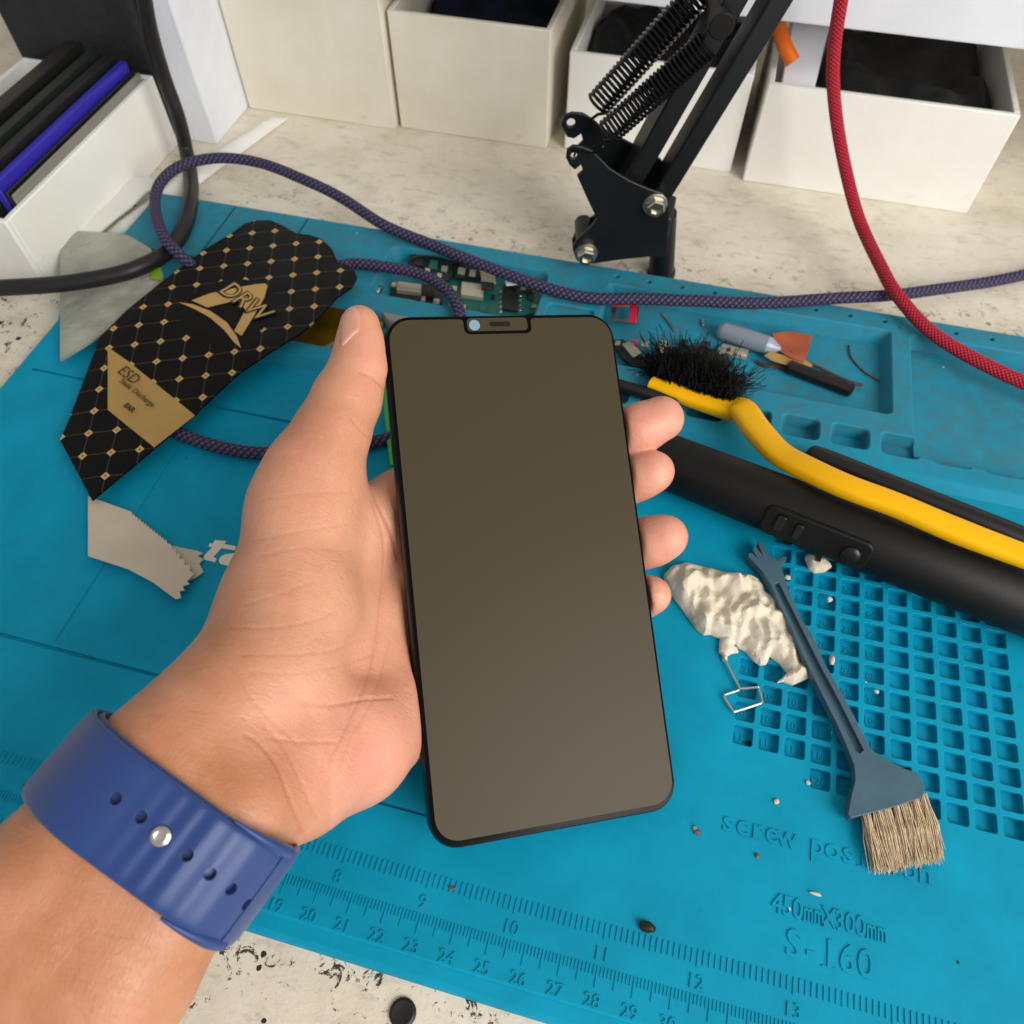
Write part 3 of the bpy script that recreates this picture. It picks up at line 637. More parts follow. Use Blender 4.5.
MB().lathe(RP @ Vector((.0125, -.0006, .0001)), RP @ Vector((.0125, -.0006, .01)), [(0, .0032), (.0009, .0032), (.0016, .0026), (.0019, .0014), (.0019, .0003)], 24).obj('knob', MT['pen'], tg)
A2, B2 = W(806, 452, .0078), W(1075, 560, .0078)
l2 = (B2-A2).length
tagd(MB().lathe(A2, B2, [(0, .0006), (.0006, .0022), (.002, .0036), (.006, .0041), (l2-.02, .0044), (l2, .004)], 28).obj('black_pen', MT['pen']), 'slim black pen-shaped tool lying between the yellow handle and the parts tray', 'pen')
A3, B3 = W(592, 378, .0062), W(682, 404, .0062); l3 = (B3-A3).length
tagd(MB().lathe(A3, B3, [(0, .0026), (l3-.003, .0028), (l3-.001, .0022), (l3, .001)], 24).obj('plastic_rod', MT['pen']), 'short black plastic rod under the yellow brush head beside the top fingertip', 'rod')
# yellow brush
yb_ = thing('cleaning_brush', W(700, 400, .004), 'yellow plastic cleaning brush with shaggy black bristles lying over the parts tray', 'brush')
def sweep(pts, ws, ts, n=16, e=.6):
    """superellipse section swept along pts; ws half widths, ts half thicknesses, width stays level"""
    mb = MB(); N = len(pts); vs = []
    for i, p in enumerate(pts):
        t = (pts[min(i+1, N-1)]-pts[max(i-1, 0)]).normalized(); w = t.cross(Vector((0, 0, 1))).normalized(); u = w.cross(t)
        for k in range(n):
            a_ = 2*math.pi*k/n; cx, sx = math.cos(a_), math.sin(a_)
            vs.append(p+w*ws[i]*math.copysign(abs(cx)**e, cx)+u*ts[i]*math.copysign(abs(sx)**e, sx))
    return mb.add(vs, [(i*n+k, i*n+(k+1) % n, (i+1)*n+(k+1) % n, (i+1)*n+k) for i in range(N-1) for k in range(n)]+[tuple(range(n))[::-1], tuple(range((N-1)*n, N*n))])
def dens(pts, vals, n=10):
    sp = spline(pts, n); out_ = []
    for v in vals: out_.append([v[0] if i == 0 else None for i in range(0)])
    res = [[a+(b-a)*k/n for a, b in zip(v, v[1:]) for k in range(n)]+[v[-1]] for v in vals]
    return sp, res
bp_ = [W(650, 383, .0078), W(675, 392, .0080), (W(705, 402, .0082)), W(730, 409, .0095), W(742, 410, .0125), W(757, 430, .016), W(780, 454, .020), W(814, 472, .0245), W(850, 488, .027), W(896, 505, .028), W(960, 532, .028), (W(1040, 562, .028))]
sp, (ws, ts) = dens(bp_, [[.0030, .0040, .0044, .0050, .0056, .0054, .0050, .0046, .0043, .0042, .0044, .0040], [.0020, .0026, .0028, .0030, .0030, .0030, .0030, .0030, .0030, .0030, .0030, .0026]])
sweep(sp, ws, ts).obj('handle', MT['yellow'], yb_, angle=60)
mb = MB(); ra_, rb_ = W(653, 379, .0085), W(737, 404, .0115)
for i in range(2600):
    t = random.random(); p = ra_+(rb_-ra_)*t+Vector((random.uniform(-.001, .001), random.uniform(-.0015, .0025), random.uniform(-.002, .0015)))
    ln = random.uniform(.009, .0165)*(1-.25*abs(t-.5)); d0 = Vector((random.gauss(-.12, .22), 1, random.gauss(.02, .25))).normalized()
    cu = Vector((random.gauss(0, .75), random.gauss(-.15, .5), random.gauss(0, .7))); prev = None; r_ = .00016
    for k in range(6):
        q_ = p+d0*ln*k/5+cu*ln*.55*(k/5)**2+Vector((math.sin(k*2.1+i), math.cos(k*1.7+i), math.sin(k*1.3+i*2)))*.00055*(k/5)
        q_.z = max(q_.z, TF+.0006) if q_.y < .284 else max(q_.z, BZ+.0004)
        ring = [q_+Vector((math.cos(a_)*r_, 0, math.sin(a_)*r_)) for a_ in (0, 2.1, 4.2)]
        if prev is not None: mb.add(prev+ring, [(0, 1, 4, 3), (1, 2, 5, 4), (2, 0, 3, 5)])
        prev = ring
tagd(link('bristles', (lambda me: (me.from_pydata(mb.v, [], mb.f), me)[1])(bpy.data.meshes.new('bristles')), MT['bristle'], yb_), kind='stuff')
# slate blue brush with a hand-shaped end
sb = thing('antistatic_brush', W(820, 690, .002), 'slate blue antistatic brush with hand-shaped tip and beige bristles over the screw grid', 'brush')
zs = .0052
o4 = lambda l: [(640+x/4, 530+y/4) for x, y in l]
hl = [(436, 92), (447, 88), (468, 110), (450, 76), (456, 64), (466, 66), (488, 98), (472, 50), (476, 42), (486, 42), (514, 98), (548, 120), (574, 104), (588, 108), (584, 122), (562, 140), (574, 175), (584, 205), (600, 250), (640, 345), (690, 420), (740, 535), (800, 640), (860, 750), (905, 840), (925, 875), (960, 905), (1010, 930), (1060, 955), (1110, 970), (1140, 1030), (1130, 1068), (1024, 1106), (930, 1130), (845, 1152), (832, 1136), (846, 1060), (862, 1000), (856, 940), (830, 872), (790, 780), (720, 640), (660, 520), (610, 405), (560, 305), (525, 220), (490, 165), (455, 128), (432, 104)]
pl = [W(x, y, zs) for x, y in o4(hl)]
me = MB().prism([Vector((p.x, p.y, zs-.0035)) for p in pl], (0, 0, .0035)).mesh('brush_handle')
gr = [W(x, y, zs) for x, y in o4([(535, 215), (556, 210), (600, 300), (660, 420), (730, 560), (800, 690), (870, 830), (895, 880), (880, 893), (862, 880), (800, 760), (730, 630), (650, 460), (590, 330)])]
me = boolean(me, MB().prism([Vector((p.x, p.y, zs-.0018)) for p in gr], (0, 0, .004)).mesh('c'))
link('brush_handle', me, MT['slate'], sb, bev=.0007, seg=3)
mb = MB()
for i in range(900):
    t = random.random(); tf = math.floor(t*7)/7+.07+random.gauss(0, .022)
    a_ = W(856+tf*66, 815-tf*19, 0); a_.z = random.uniform(.0022, .0046)
    b_ = W(872+tf*66+random.gauss(0, 3), 872-tf*14+random.gauss(0, 3), 0); b_.z = random.uniform(.0005, .0035)
    m_ = (a_+b_)/2+Vector((random.gauss(0, .0006), random.gauss(0, .0004), .0008)); prev = None
    for q_, r_ in ((a_, .00022), (m_, .0002), (b_, .00008)):
        ring = [q_+Vector((math.cos(w_)*r_, 0, math.sin(w_)*r_)) for w_ in (0, 2.1, 4.2)]
        if prev: mb.add(prev+ring, [(0, 1, 4, 3), (1, 2, 5, 4), (2, 0, 3, 5)])
        prev = ring
tagd(link('bristles', (lambda me: (me.from_pydata(mb.v, [], mb.f), me)[1])(bpy.data.meshes.new('bristles')), MT['beige'], sb), kind='stuff')
# crumpled tissue
tz = .004
tis = [(100, 165), (130, 132), (190, 114), (250, 130), (330, 150), (380, 165), (440, 162), (480, 180), (500, 205), (505, 230), (545, 255), (590, 310), (625, 370), (645, 430), (635, 468), (652, 520), (690, 510), (712, 528), (706, 560), (680, 582), (620, 607), (585, 592), (560, 597), (600, 557), (570, 520), (530, 490), (515, 524), (490, 526), (465, 510), (430, 470), (400, 455), (380, 432), (330, 420), (290, 402), (262, 404), (230, 378), (200, 335), (150, 270), (110, 210)]
from mathutils import noise as mn
_rc = random.Random(21)
FOLD = [(math.cos(a_), math.sin(a_), 1/w_, _rc.random()*9, w_) for a_, w_ in ((_rc.uniform(0, 3.14), w_) for w_ in (.019, .015, .0125, .0105, .0090, .0078, .0066, .0057, .0050, .0043, .0037, .0031))]
def crum(x, y, e, s=1):
    wx, wy = x+.0016*mn.noise(Vector((x*110, y*110, 1))), y+.0016*mn.noise(Vector((x*110, y*110, 9)))
    h_ = 0
    for cx_, cy_, f_, p_, w_ in FOLD:
        t_ = abs(((wx*cx_+wy*cy_)*f_+p_) % 1-.5)*2; h_ += (t_-.5)*w_*.085*(1+.8*mn.noise(Vector((x*90+p_, y*90, p_))))
    return tz*.2+min(1, e/.0030)**.6*max(.0008, .0036+h_*1.5+.0012*mn.noise(Vector((x*60, y*60, 6.2))))*s
tagd(sheet('crumpled_tissue', W2(o4(tis), tz), lambda x, y, e: crum(x, y, e)+.0006, lambda x, y, e: crum(x, y, e)*.75+.0004, MT['tissue'], step=.0008, ang=20), 'crumpled off-white tissue lying on the mat right beside the little finger', 'tissue')
tagd(sheet('tissue_scrap', W2(o4([(322, 428), (350, 420), (395, 428), (400, 445), (375, 455), (392, 470), (395, 486), (370, 490), (352, 500), (350, 525), (335, 520), (330, 495), (318, 485), (320, 455)]), .002), lambda x, y, e: crum(x, y, e, .5)+.0006, lambda x, y, e: crum(x, y, e, .4), MT['tissue'], step=.0007), 'small torn tissue scrap at the top of the wire ejector pin', 'tissue')
# sim ejector pin
c5 = [W(x, y, .0011) for x, y in o4([(398, 636), (470, 630), (476, 640), (488, 680), (484, 692), (470, 698), (385, 725), (372, 722), (340, 675), (338, 664), (346, 657), (392, 642), (400, 634)])]
ej = [W(*o4([(330, 492)])[0], .0016), W(*o4([(350, 540)])[0], .0014), W(*o4([(398, 632)])[0], .0012)]+c5
tagd(tube('ejector_pin', [q_ for q_ in spline(ej, 5)], .00042, MT['steel'], None, 8), 'bent steel wire ejector pin with rectangular loop lying on the mat below the tissue', 'pin')
# ================================================================== PARTS IN THE TRAYS
zt = TF
def brd(name, l, z, h, m, label, extra=(), cat='circuit board'):
    c_ = sum((W(x, y, z) for x, y in l), Vector())/len(l); o = thing(name, (c_.x, c_.y, z), label, cat)
    MB().prism([W(x, y, z) for x, y in l], (0, 0, h)).obj('board', m, o, smooth=False)
    for nm, l2_, h2, m2 in extra:
        MB().prism([W(x, y, z+h) for x, y in l2_], (0, 0, h2)).obj(nm, MT[m2], o, bev=.0002)
    return o
q4 = lambda x, y, w, h, a_=.12: [(x-w/2, y-h/2-w/2*a_*1), (x+w/2, y-h/2+w/2*a_), (x+w/2-1, y+h/2+w/2*a_), (x-w/2-1, y+h/2-w/2*a_)]
G = 'boards and parts in the left tray'
ex = [('chip', q4(511, 300, 15, 24), .0016, 'chip'), ('connector', q4(473, 293, 22, 13), .0022, 'shield')]
ex += [('solder_pad', q4(501.5, 292+i*5, 2.4, 2.4), .0004, 'steel') for i in range(5)]+[('solder_pad', q4(521, 290+i*5, 2.4, 2.4), .0004, 'steel') for i in range(5)]
ex += [('component', q4(x, y, w_, h_), .0008, m_) for x, y, w_, h_, m_ in ((531, 297, 7, 8, 'chip'), (454, 300, 6, 5, 'chip'), (462, 308, 8, 5, 'shield'), (484, 309, 8, 8, 'pcb'), (494, 298, 4, 4, 'chip'), (455, 289, 5, 4, 'shield'), (535, 307, 5, 3, 'shield'))]
brd('circuit_board', [(448, 280), (500, 285), (542, 292), (545, 300), (538, 314), (500, 320), (448, 312)], zt+.0008, .001, MT['pcb'], 'teal green circuit board with black chip just above the phone notch', ex)
brd('circuit_board', [(410, 256), (446, 258), (456, 272), (448, 282), (412, 274)], zt+.0030, .001, MT['pcbd'], 'dark green circuit board lying in the left tray below the braided cable', [('component', q4(x, y, w_, h_), .0012, m_) for x, y, w_, h_, m_ in ((420, 264, 9, 7, 'chip'), (434, 266, 8, 8, 'pcb'), (445, 270, 6, 5, 'grey'), (428, 272, 5, 4, 'shield'), (440, 277, 5, 4, 'steel'))])
brd('charging_port_board', [(392, 283), (430, 286), (445, 294), (442, 306), (412, 304), (390, 296)], zt+.0006, .001, MT['pcbd'], 'black charging port board with steel socket at the left end of the tray', [('socket', q4(410, 291, 24, 8), .0026, 'shield'), ('component', q4(430, 296, 7, 6), .0018, 'chip'), ('component', q4(395, 286, 5, 4), .0012, 'shield'), ('component', q4(437, 303, 6, 5), .0012, 'steel'), ('component', q4(424, 300, 4, 4), .001, 'shield')])
brd('camera_module', [(454, 266), (478, 268), (482, 280), (456, 280)], zt+.0035, .0015, MT['chip'], 'black camera module with two grey lenses lying behind the teal board', [('lens', q4(462, 272, 7, 6), .0010, 'grey'), ('lens', q4(473, 274, 6, 6), .0010, 'grey')], 'camera module')
brd('metal_shield', [(480, 272), (494, 272), (496, 284), (482, 285)], zt+.004, .0015, MT['shield'], 'small brassy metal part between camera module and white clip', [('component', q4(488, 287, 12, 8), .0008, 'chip')], 'metal part')
brd('white_clip', [(505, 279), (518, 278), (519, 285), (506, 286)], zt+.005, .0012, MT['white'], 'tiny white plastic clip just under the braided cable in the left tray', [('foot', q4(511, 284, 6, 3), .0003, 'white')], 'clip')
brd('speaker_part', [(512, 284), (530, 283), (532, 292), (516, 294)], zt+.003, .0016, MT['chip'], 'black speaker part lying behind the black chip in the left tray', [('component', q4(524, 288, 5, 4), .0006, 'grey')], 'speaker part')
tagd(tube('wire_loop', spline([W(x, y, zt+.0055) for x, y in ((409, 263), (413, 257), (425, 256), (440, 258), (452, 262), (460, 263))], 6), .00045, MT['blackc'], None, 8), 'thin black wire bent over the dark green board in the left tray', 'wire')
tagd(MB().lathe(W(377, 293, zt+.001), W(382, 285, zt+.0022), [(0, .001), (.002, .0013), (.004, .0008)], 10).obj('metal_screw', MT['steel']), 'small silvery screw alone at the left end of the left tray', 'screw')
tagd(MB().lathe(W(401, 321, zt), W(401, 321, zt)+Vector((0, 0, .009)), [(0, .0078), (.005, .0078), (.0062, .0070), (.0062, .0030), (.0056, .0028), (.0056, .0004)], 36).obj('round_cap', MT['grey']), 'round grey plastic cap lying behind the top left corner of the phone', 'cap')
# sim tray
sim = thing('sim_tray', W(625, 315, zt+.001), 'crimson and silver phone card tray lying in the tray right of the phone', 'card tray')
zc = .0014
so = [(612, 305), (639, 304), (637, 325), (610, 322)]; si = [(617, 307), (630, 307), (628.5, 321), (614.5, 319)]
def ringp(o_, i_, z, h):
    mb = MB(); n_ = len(o_); vs = [W(*p, z) for p in o_]+[W(*p, z) for p in i_]; vs += [v+Vector((0, 0, h)) for v in vs]
    fs = []
    for k in range(n_):
        j = (k+1) % n_; fs += [(k, j, n_+j, n_+k), (2*n_+k, 2*n_+j, 3*n_+j, 3*n_+k), (k, j, 2*n_+j, 2*n_+k), (n_+k, n_+j, 3*n_+j, 3*n_+k)]
    return mb.add(vs, fs)
ringp(so, si, zc, .0008).obj('silver_rim', MT['steel'], sim, smooth=False)
MB().prism([W(x, y, zc+.0008) for x, y in ((630.5, 305), (637.5, 305), (636, 323), (629, 322))], (0, 0, .0005)).obj('crimson_side', MT['redt'], sim, bev=.0002)
MB().prism([W(x, y, zc+.0008) for x, y in ((613.5, 304.6), (631, 304.6), (631, 306.6), (613, 306.6))], (0, 0, .0005)).obj('crimson_side', MT['redt'], sim, bev=.0002)
def rod(name, a_, b_, r, m, label, cat, z=None):
    z = zt+r if z is None else z; A_, B_ = W(*a_, z), W(*b_, z); ln = (B_-A_).length
    return tagd(MB().lathe(A_, B_, [(0, r*.6), (r*.3, r), (ln-r*.3, r), (ln, r*.6)], 16).obj(name, MT[m]), label, cat)
rod('steel_needle', (663, 314), (675, 331), .0006, 'steel', 'short bright steel needle lying between the card tray and the glue tube', 'needle')
rod('metal_pin', (702, 320), (703, 326), .0007, 'steel', 'tiny steel pin left of the translucent tube', 'pin')
rod('copper_sleeve', (787, 366), (853, 391), .0030, 'pen', 'dark brown-black rubber sleeve lying at the front of the long tray', 'sleeve')
gt = thing('glue_tube', W(748, 338, zt), 'translucent blue-grey plastic tube with bright tip lying in the long tray', 'tube')
A_, B_ = W(718, 329, zt+.0042), W(776, 348, zt+.0042); ln = (B_-A_).length
MB().lathe(A_, B_, [(0, .0022), (.0012, .0036), (.003, .0041), (ln-.004, .0041)], 28).obj('tube_body', MT['tube'], gt)
MB().lathe(A_+(B_-A_)*((ln-.004)/ln), B_+(B_-A_), [(0, .0041), (.002, .0034), (.0045, .0018), (.006, .0010)], 24).obj('tube_tip', M('clear_tip', (190, 200, 225), .12, trans=.4), gt)
tagd(sheet('copper_film', W2([(772, 334), (790, 332), (812, 336), (808, 352), (803, 364), (790, 358), (778, 350)], .001), lambda x, y, e: .001+.0012*nz(x, y, 90, 4), .0003, MT['copper'], step=.002), 'folded translucent copper-orange film piece behind the glue tube tip', 'film')
tagd(tube('brown_wire', spline([W(x, y, zt+z_) for x, y, z_ in ((790, 352, .004), (805, 362, .003), (820, 368, .003), (836, 376, .002), (850, 382, .002), (862, 385, .0015))], 8), .0007, MT['brown'], None, 8), 'frayed brown wire trailing right from the copper film', 'wire')
tagd(sheet('copper_flex_strip', W2([(770, 352), (785, 355), (800, 358), (812, 366), (810, 370), (792, 366), (772, 361), (764, 356)], .0005), lambda x, y, e: .0008+.0008*nz(x, y, 120, 7), .0004, MT['goldl'], step=.0015), 'yellowish flex strip lying along the rear side of the dark sleeve', 'flex strip')
tagd(tube('dark_wire', spline([W(x, y, zt+.0006) for x, y in ((849, 345), (851, 357), (862, 370), (874, 378), (886, 384))], 8), .00035, MT['brown'], None, 6), 'hair-thin dark wire curled at the right end of the long tray', 'wire')
tagd(tube('brown_wire', spline([W(x, y, zt+.001) for x, y in ((756, 361), (766, 366), (776, 366), (790, 371))], 8), .0008, MT['brown'], None, 8), 'brown wire stub at the left end of the dark sleeve', 'wire')
brd('charging_port_board', [(611, 342), (622, 341), (650, 364), (654, 374), (642, 374), (622, 360)], zt+.0015, .0012, MT['pcbd'], 'black charging port board with steel socket half under the black bristles', [('socket', [(621, 347), (630, 345), (641, 356), (633, 361)], .0022, 'steel'), ('component', q4(618, 344, 5, 4), .001, 'shield'), ('component', q4(634, 344, 6, 4), .0012, 'redt'), ('component', q4(645, 346, 7, 5), .0014, 'shield')])
brd('metal_connector', [(722, 346), (748, 352), (746, 360), (730, 357), (720, 351)], zt+.001, .0014, MT['shield'], 'brassy metal connector between the bristles and the glue tube', [('contact', q4(740, 354, 12, 4), .0008, 'steel'), ('contact', q4(727, 350, 8, 3), .0005, 'chip')], 'connector')
brd('circuit_board', [(656, 350), (690, 347), (724, 352), (732, 366), (700, 372), (660, 366)], zt+.0006, .001, MT['pcbd'], 'dark circuit board buried under the black bristles of the yellow brush', [('component', q4(x, y, 8, 5), .0015, m_) for x, y, m_ in ((664, 345, 'shield'), (684, 344, 'chip'), (705, 346, 'chip'), (722, 352, 'grey'), (652+8, 352, 'steel'))])
tagd(sheet('amber_film', W2([(278, 348), (300, 322), (330, 304), (360, 306), (384, 316), (376, 352), (340, 352), (310, 350)], .0005), lambda x, y, e: .0006+.0012*nz(x, y, 70, 2), .0004, MT['amber'], step=.002), 'dark amber glossy film in the tray pocket behind the thumb', 'film')
gc = thing('green_card', W(400, 430, .002), 'bright green edged plastic card lying on the mat behind the left edge of the phone', 'card')
MB().prism([W(x, y, .0008) for x, y in ((380, 372), (386, 372), (398, 470), (391, 470))], (0, 0, .0035)).obj('card_edge', MT['green'], gc, bev=.0003)
MB().prism([W(x, y, .0008) for x, y in ((387, 372), (450, 374), (460, 472), (399, 470))], (0, 0, .0015)).obj('card_body', MT['grey'], gc, bev=.0003)
# crumbs and loose bits
def crumb(name, x, y, r, m, label, cat='crumb', z=0, st=(1, 1, .6)):
    bm = bmesh.new(); bmesh.ops.create_icosphere(bm, subdivisions=2, radius=r); c_ = W(x, y, z)
    for v in bm.verts:
        k = 1+.35*mn.noise(v.co*(1.3/r)+Vector((x, y, 0))); v.co = Vector((v.co.x*k*st[0]+c_.x, v.co.y*k*st[1]+c_.y, max(v.co.z*k*st[2], -r*st[2]*.8)+z+r*st[2]*.8))
    me_ = bpy.data.meshes.new(name); bm.to_mesh(me_); bm.free(); return tagd(link(name, me_, MT[m]), label, cat)
crumb('plastic_chip', 647, 927, .0018, 'ink', 'small black plastic chip lying on the mat just above the ruler', 'chip', 0, (1.3, .8, .6))
crumb('tiny_screw', 697, 832, .0010, 'rust', 'tiny brownish screw left of the word screw', 'screw')
crumb('tiny_screw', 695, 829, .0008, 'steel', 'tiny steel screw tip touching the tiny brownish screw', 'screw')
crumb('solder_crumb', 757, 856, .0007, 'rust', 'tiny brown crumb under the word screw', 'crumb')
crumb('lint_shred', 815, 894, .0012, 'lint', 'white lint shred above the 450mmX300mm lettering', 'lint', 0, (1.4, .4, .4))
crumb('tissue_crumb', 829, 600, .0011, 'lint', 'tiny white tissue crumb in a grid cell below the black handle')
crumb('tissue_crumb', 831, 661, .0016, 'lint', 'pale tissue crumb beside the slate brush handle', 'crumb', 0, (.6, 1.2, .6))
crumb('tissue_crumb', 787, 578, .0011, 'lint', 'pale crumb beside the thumb of the hand-shaped brush tip')
crumb('tissue_crumb', 876, 692, .0008, 'lint', 'small pale crumb in a grid cell right of the slate brush handle')
crumb('tissue_crumb', 808, 783, .0007, 'lint', 'speck of lint at the lower left corner of the screw grid')
crumb('tissue_crumb', 776, 802, .0008, 'lint', 'white speck on plain rubber between the word screw and the grid')
crumb('dark_crumb', 748, 744, .0010, 'ink', 'dark crumb in the lowest left grid cell', 'crumb', -.0026)
lw = thing('lint_wad', W(818, 562, 0), 'crumpled dirty beige lint wad at the lower edge of the black handle', 'lint')
z1_ = .0003
sheet('wad', W2([(806, 556), (808, 552), (814, 553), (822, 556), (830, 560), (833, 565), (826, 570), (816, 571), (810, 567)], .002), lambda x, y, e: .0008+min(1, e/.0015)*(.0028+.0015*mn.noise(Vector((x*400, y*400, 2)))), lambda x, y, e: .0006+min(1, e/.0015)*.0022, MT['tissue'], lw, .0007)
sheet('dark_fleck', W2([(815, 556), (821, 558), (819, 564), (814, 562)], .003), lambda x, y, e: .0046+.0006*mn.noise(Vector((x*500, y*500, 1))), .0006, MT['inkb'], lw, .0007)
crumb('paint_chip', 452, 888, .0009, 'rust', 'rusty brown fleck on the ruler above number 10', 'crumb', 0, (1.3, .6, .3))
# ================================================================== HAND (one signed distance field, meshed with surface nets)
def V3(v): return np.array([v[0], v[1], v[2]], dtype=np.float32)
prims = []   # (a, b, ra, rb, group)
def chain(g, *nodes, k=.004):
    ns = [(V3(P(*n[:3])) if n[0] != 'L' else V3(L(*n[1:4])), n[3] if n[0] != 'L' else n[4]) for n in nodes]
    for (a, ra), (b, rb) in zip(ns, ns[1:]): prims.append((a, b, ra/1000, rb/1000, g, k))
# forearm and wrist
AX = [(-90, 1142, .150), (70, 941, .157), (165.5, 821, .1660), (194, 785, .169), (225, 745, .176)]
ARM0 = P(70, 941, .157); WC = P(165.5, 821, .1660); AD = (P(100, 903, .1592)-P(200, 778, .1695)).normalized()
WD = (P(165.5+78, 821+62, .166)-WC); WD = (WD-AD*WD.dot(AD)).normalized(); WN = AD.cross(WD).normalized()
if WN.dot(fw) > 0: WN = -WN
def off(q, w, n): return tuple(V3(q+WD*w+WN*n))
def chain3(g, *nodes, k=.004):
    for (a, ra), (b, rb) in zip(nodes, nodes[1:]): prims.append((V3(a), V3(b), ra/1000, rb/1000, g, k))
FA = P(-60, 1104, .1515); WE = P(194, 785, .169)
for s_ in (-1, 0, 1):
    chain3('palm', (off(FA, s_*.013, 0), 19.5), (off(ARM0, s_*.0105, 0), 16.6), (off(WC, s_*.0082, 0), 15.2 if s_ else 15.0), (off(WE, s_*.0085, -.0005), 14.6), k=.003)
# palm
KP = .007
chain('palm', (175, 762, .172, 13.5), (218, 722, .181, 15.5), (264, 685, .191, 17.9), (289, 612, .205, 17.3), (304, 508, .2155, 13.9), k=KP)           # thenar
chain('palm', (234, 797, .173, 13), (290, 772, .1865, 15), (350, 742, .2035, 15.5), (386, 712, .2200, 14.5), ('L', -14, -36, -27, 12), k=KP)   # hypothenar
chain('palm', (215, 775, .177, 12.5), (300, 690, .209, 13.5), ('L', -30, 0, -25.5, 12.5), ('L', -22, 4, -25, 12), k=KP)
chain('palm', (215, 775, .177, 12.5), (315, 695, .2135, 13.5), ('L', -22, -20, -26, 12), ('L', -16, -16, -26, 12), k=KP)
chain('palm', (296, 640, .211, 13.5), (350, 535, .2310, 12.5), ('L', -31, 22, -23.5, 12), ('L', -22, 27, -23, 12), k=KP)
chain('palm', ('L', -22, 22, -22.5, 11.5), ('L', -22, 4, -25, 12), ('L', -16, -16, -26, 12), ('L', -12, -33, -26, 11.5), k=KP)
# thumb
chain('thumb', (304, 508, .2155, 13.9), (316, 470, .2185, 13.2), (332, 433, .2215, 10.6), (347, 399, .2245, 9.6), (359, 369, .2270, 8.2), (361, 345, .2285, 6.9), (360, 325.5, .2285, 5.9), k=.003)
# fingers
chain('f1', ('L', -22, 24, -22, 10), ('L', 4, 31, -21, 9.4), ('L', 27, 36.5, -18, 8.8), ('L', 39, 38.6, -10, 8.2), ('L', 43.5, 39.6, -6, 7.9), ('L', 50.2, 41.8, -3.6, 7.3), k=.0025)
chain('f2', ('L', -22, 5, -24, 10), ('L', 6, 16, -22, 9.2), ('L', 29, 22, -19.5, 8.3), ('L', 38.5, 23.6, -11.5, 7.6), ('L', 42.5, 24.4, -7, 7.2), ('L', 45.2, 24.8, -4, 6.6), k=.0025)
chain('f3', ('L', -16, -17, -25, 10), ('L', 8, -3, -22, 9.0), ('L', 29, 1.6, -19.5, 8.3), ('L', 39.5, 2.4, -11.5, 7.8), ('L', 43.3, 2.9, -7, 7.6), ('L', 46.2, 3.6, -4, 6.9), k=.0025)
chain('f4', ('L', -12, -34, -25, 9.5), ('L', 8, -22, -22, 8.2), ('L', 26, -16, -19, 7.4), ('L', 34.5, -14.6, -12, 6.6), ('L', 37.6, -14.2, -7.5, 6.2), ('L', 39.4, -14.0, -4.5, 5.6), k=.0025)
VX = .00062
allp = np.array([p[0] for p in prims]+[p[1] for p in prims]); lo = allp.min(0)-.026; hi = allp.max(0)+.024
dim = np.ceil((hi-lo)/VX).astype(int)+1
def smin(a, b, k):
    h = np.maximum(k-np.abs(a-b), 0)/k; return np.minimum(a, b)-h*h*k*.25
def field(group):
    D = np.full(dim, .03, np.float32)
    for a, b, ra, rb, g, k in prims:
        if not g.startswith(group): continue
        m = max(ra, rb)+.016; l_ = np.maximum(np.floor((np.minimum(a, b)-m-lo)/VX).astype(int), 0); h_ = np.minimum(np.ceil((np.maximum(a, b)+m-lo)/VX).astype(int)+1, dim)
        if (h_ <= l_).any(): continue
        g3 = [(np.arange(l_[i], h_[i])*VX+lo[i]).astype(np.float32) for i in range(3)]
        px_, py_, pz_ = g3[0][:, None, None]-a[0], g3[1][None, :, None]-a[1], g3[2][None, None, :]-a[2]
        ba = b-a; L2 = float(ba@ba)+1e-12; t = np.clip((px_*ba[0]+py_*ba[1]+pz_*ba[2])/L2, 0, 1)
        d = np.sqrt((px_-ba[0]*t)**2+(py_-ba[1]*t)**2+(pz_-ba[2]*t)**2)-(ra+(rb-ra)*t)
        sl = tuple(slice(l_[i], h_[i]) for i in range(3)); D[sl] = smin(D[sl], d, k)
    return D
D = field('palm')
gx = [(np.arange(dim[i])*VX+lo[i]).astype(np.float32) for i in range(3)]
def lc(ax): return (gx[0][:, None, None]-PC[0])*ax[0]+(gx[1][None, :, None]-PC[1])*ax[1]+(gx[2][None, None, :]-PC[2])*ax[2]
bx_ = np.maximum(np.maximum(np.abs(lc(PX))-HW, np.abs(lc(PY))-HL), np.abs(lc(PN)-.006)-.014)   # the palm stays behind the phone
D = -smin(-D, bx_.astype(np.float32), .002); del bx_
D = smin(D, field('thumb'), .008)
FF = field('f1')
for g in ('f2', 'f3', 'f4'): FF = smin(FF, field(g), .0012)
D = smin(D, FF, .007); del FF
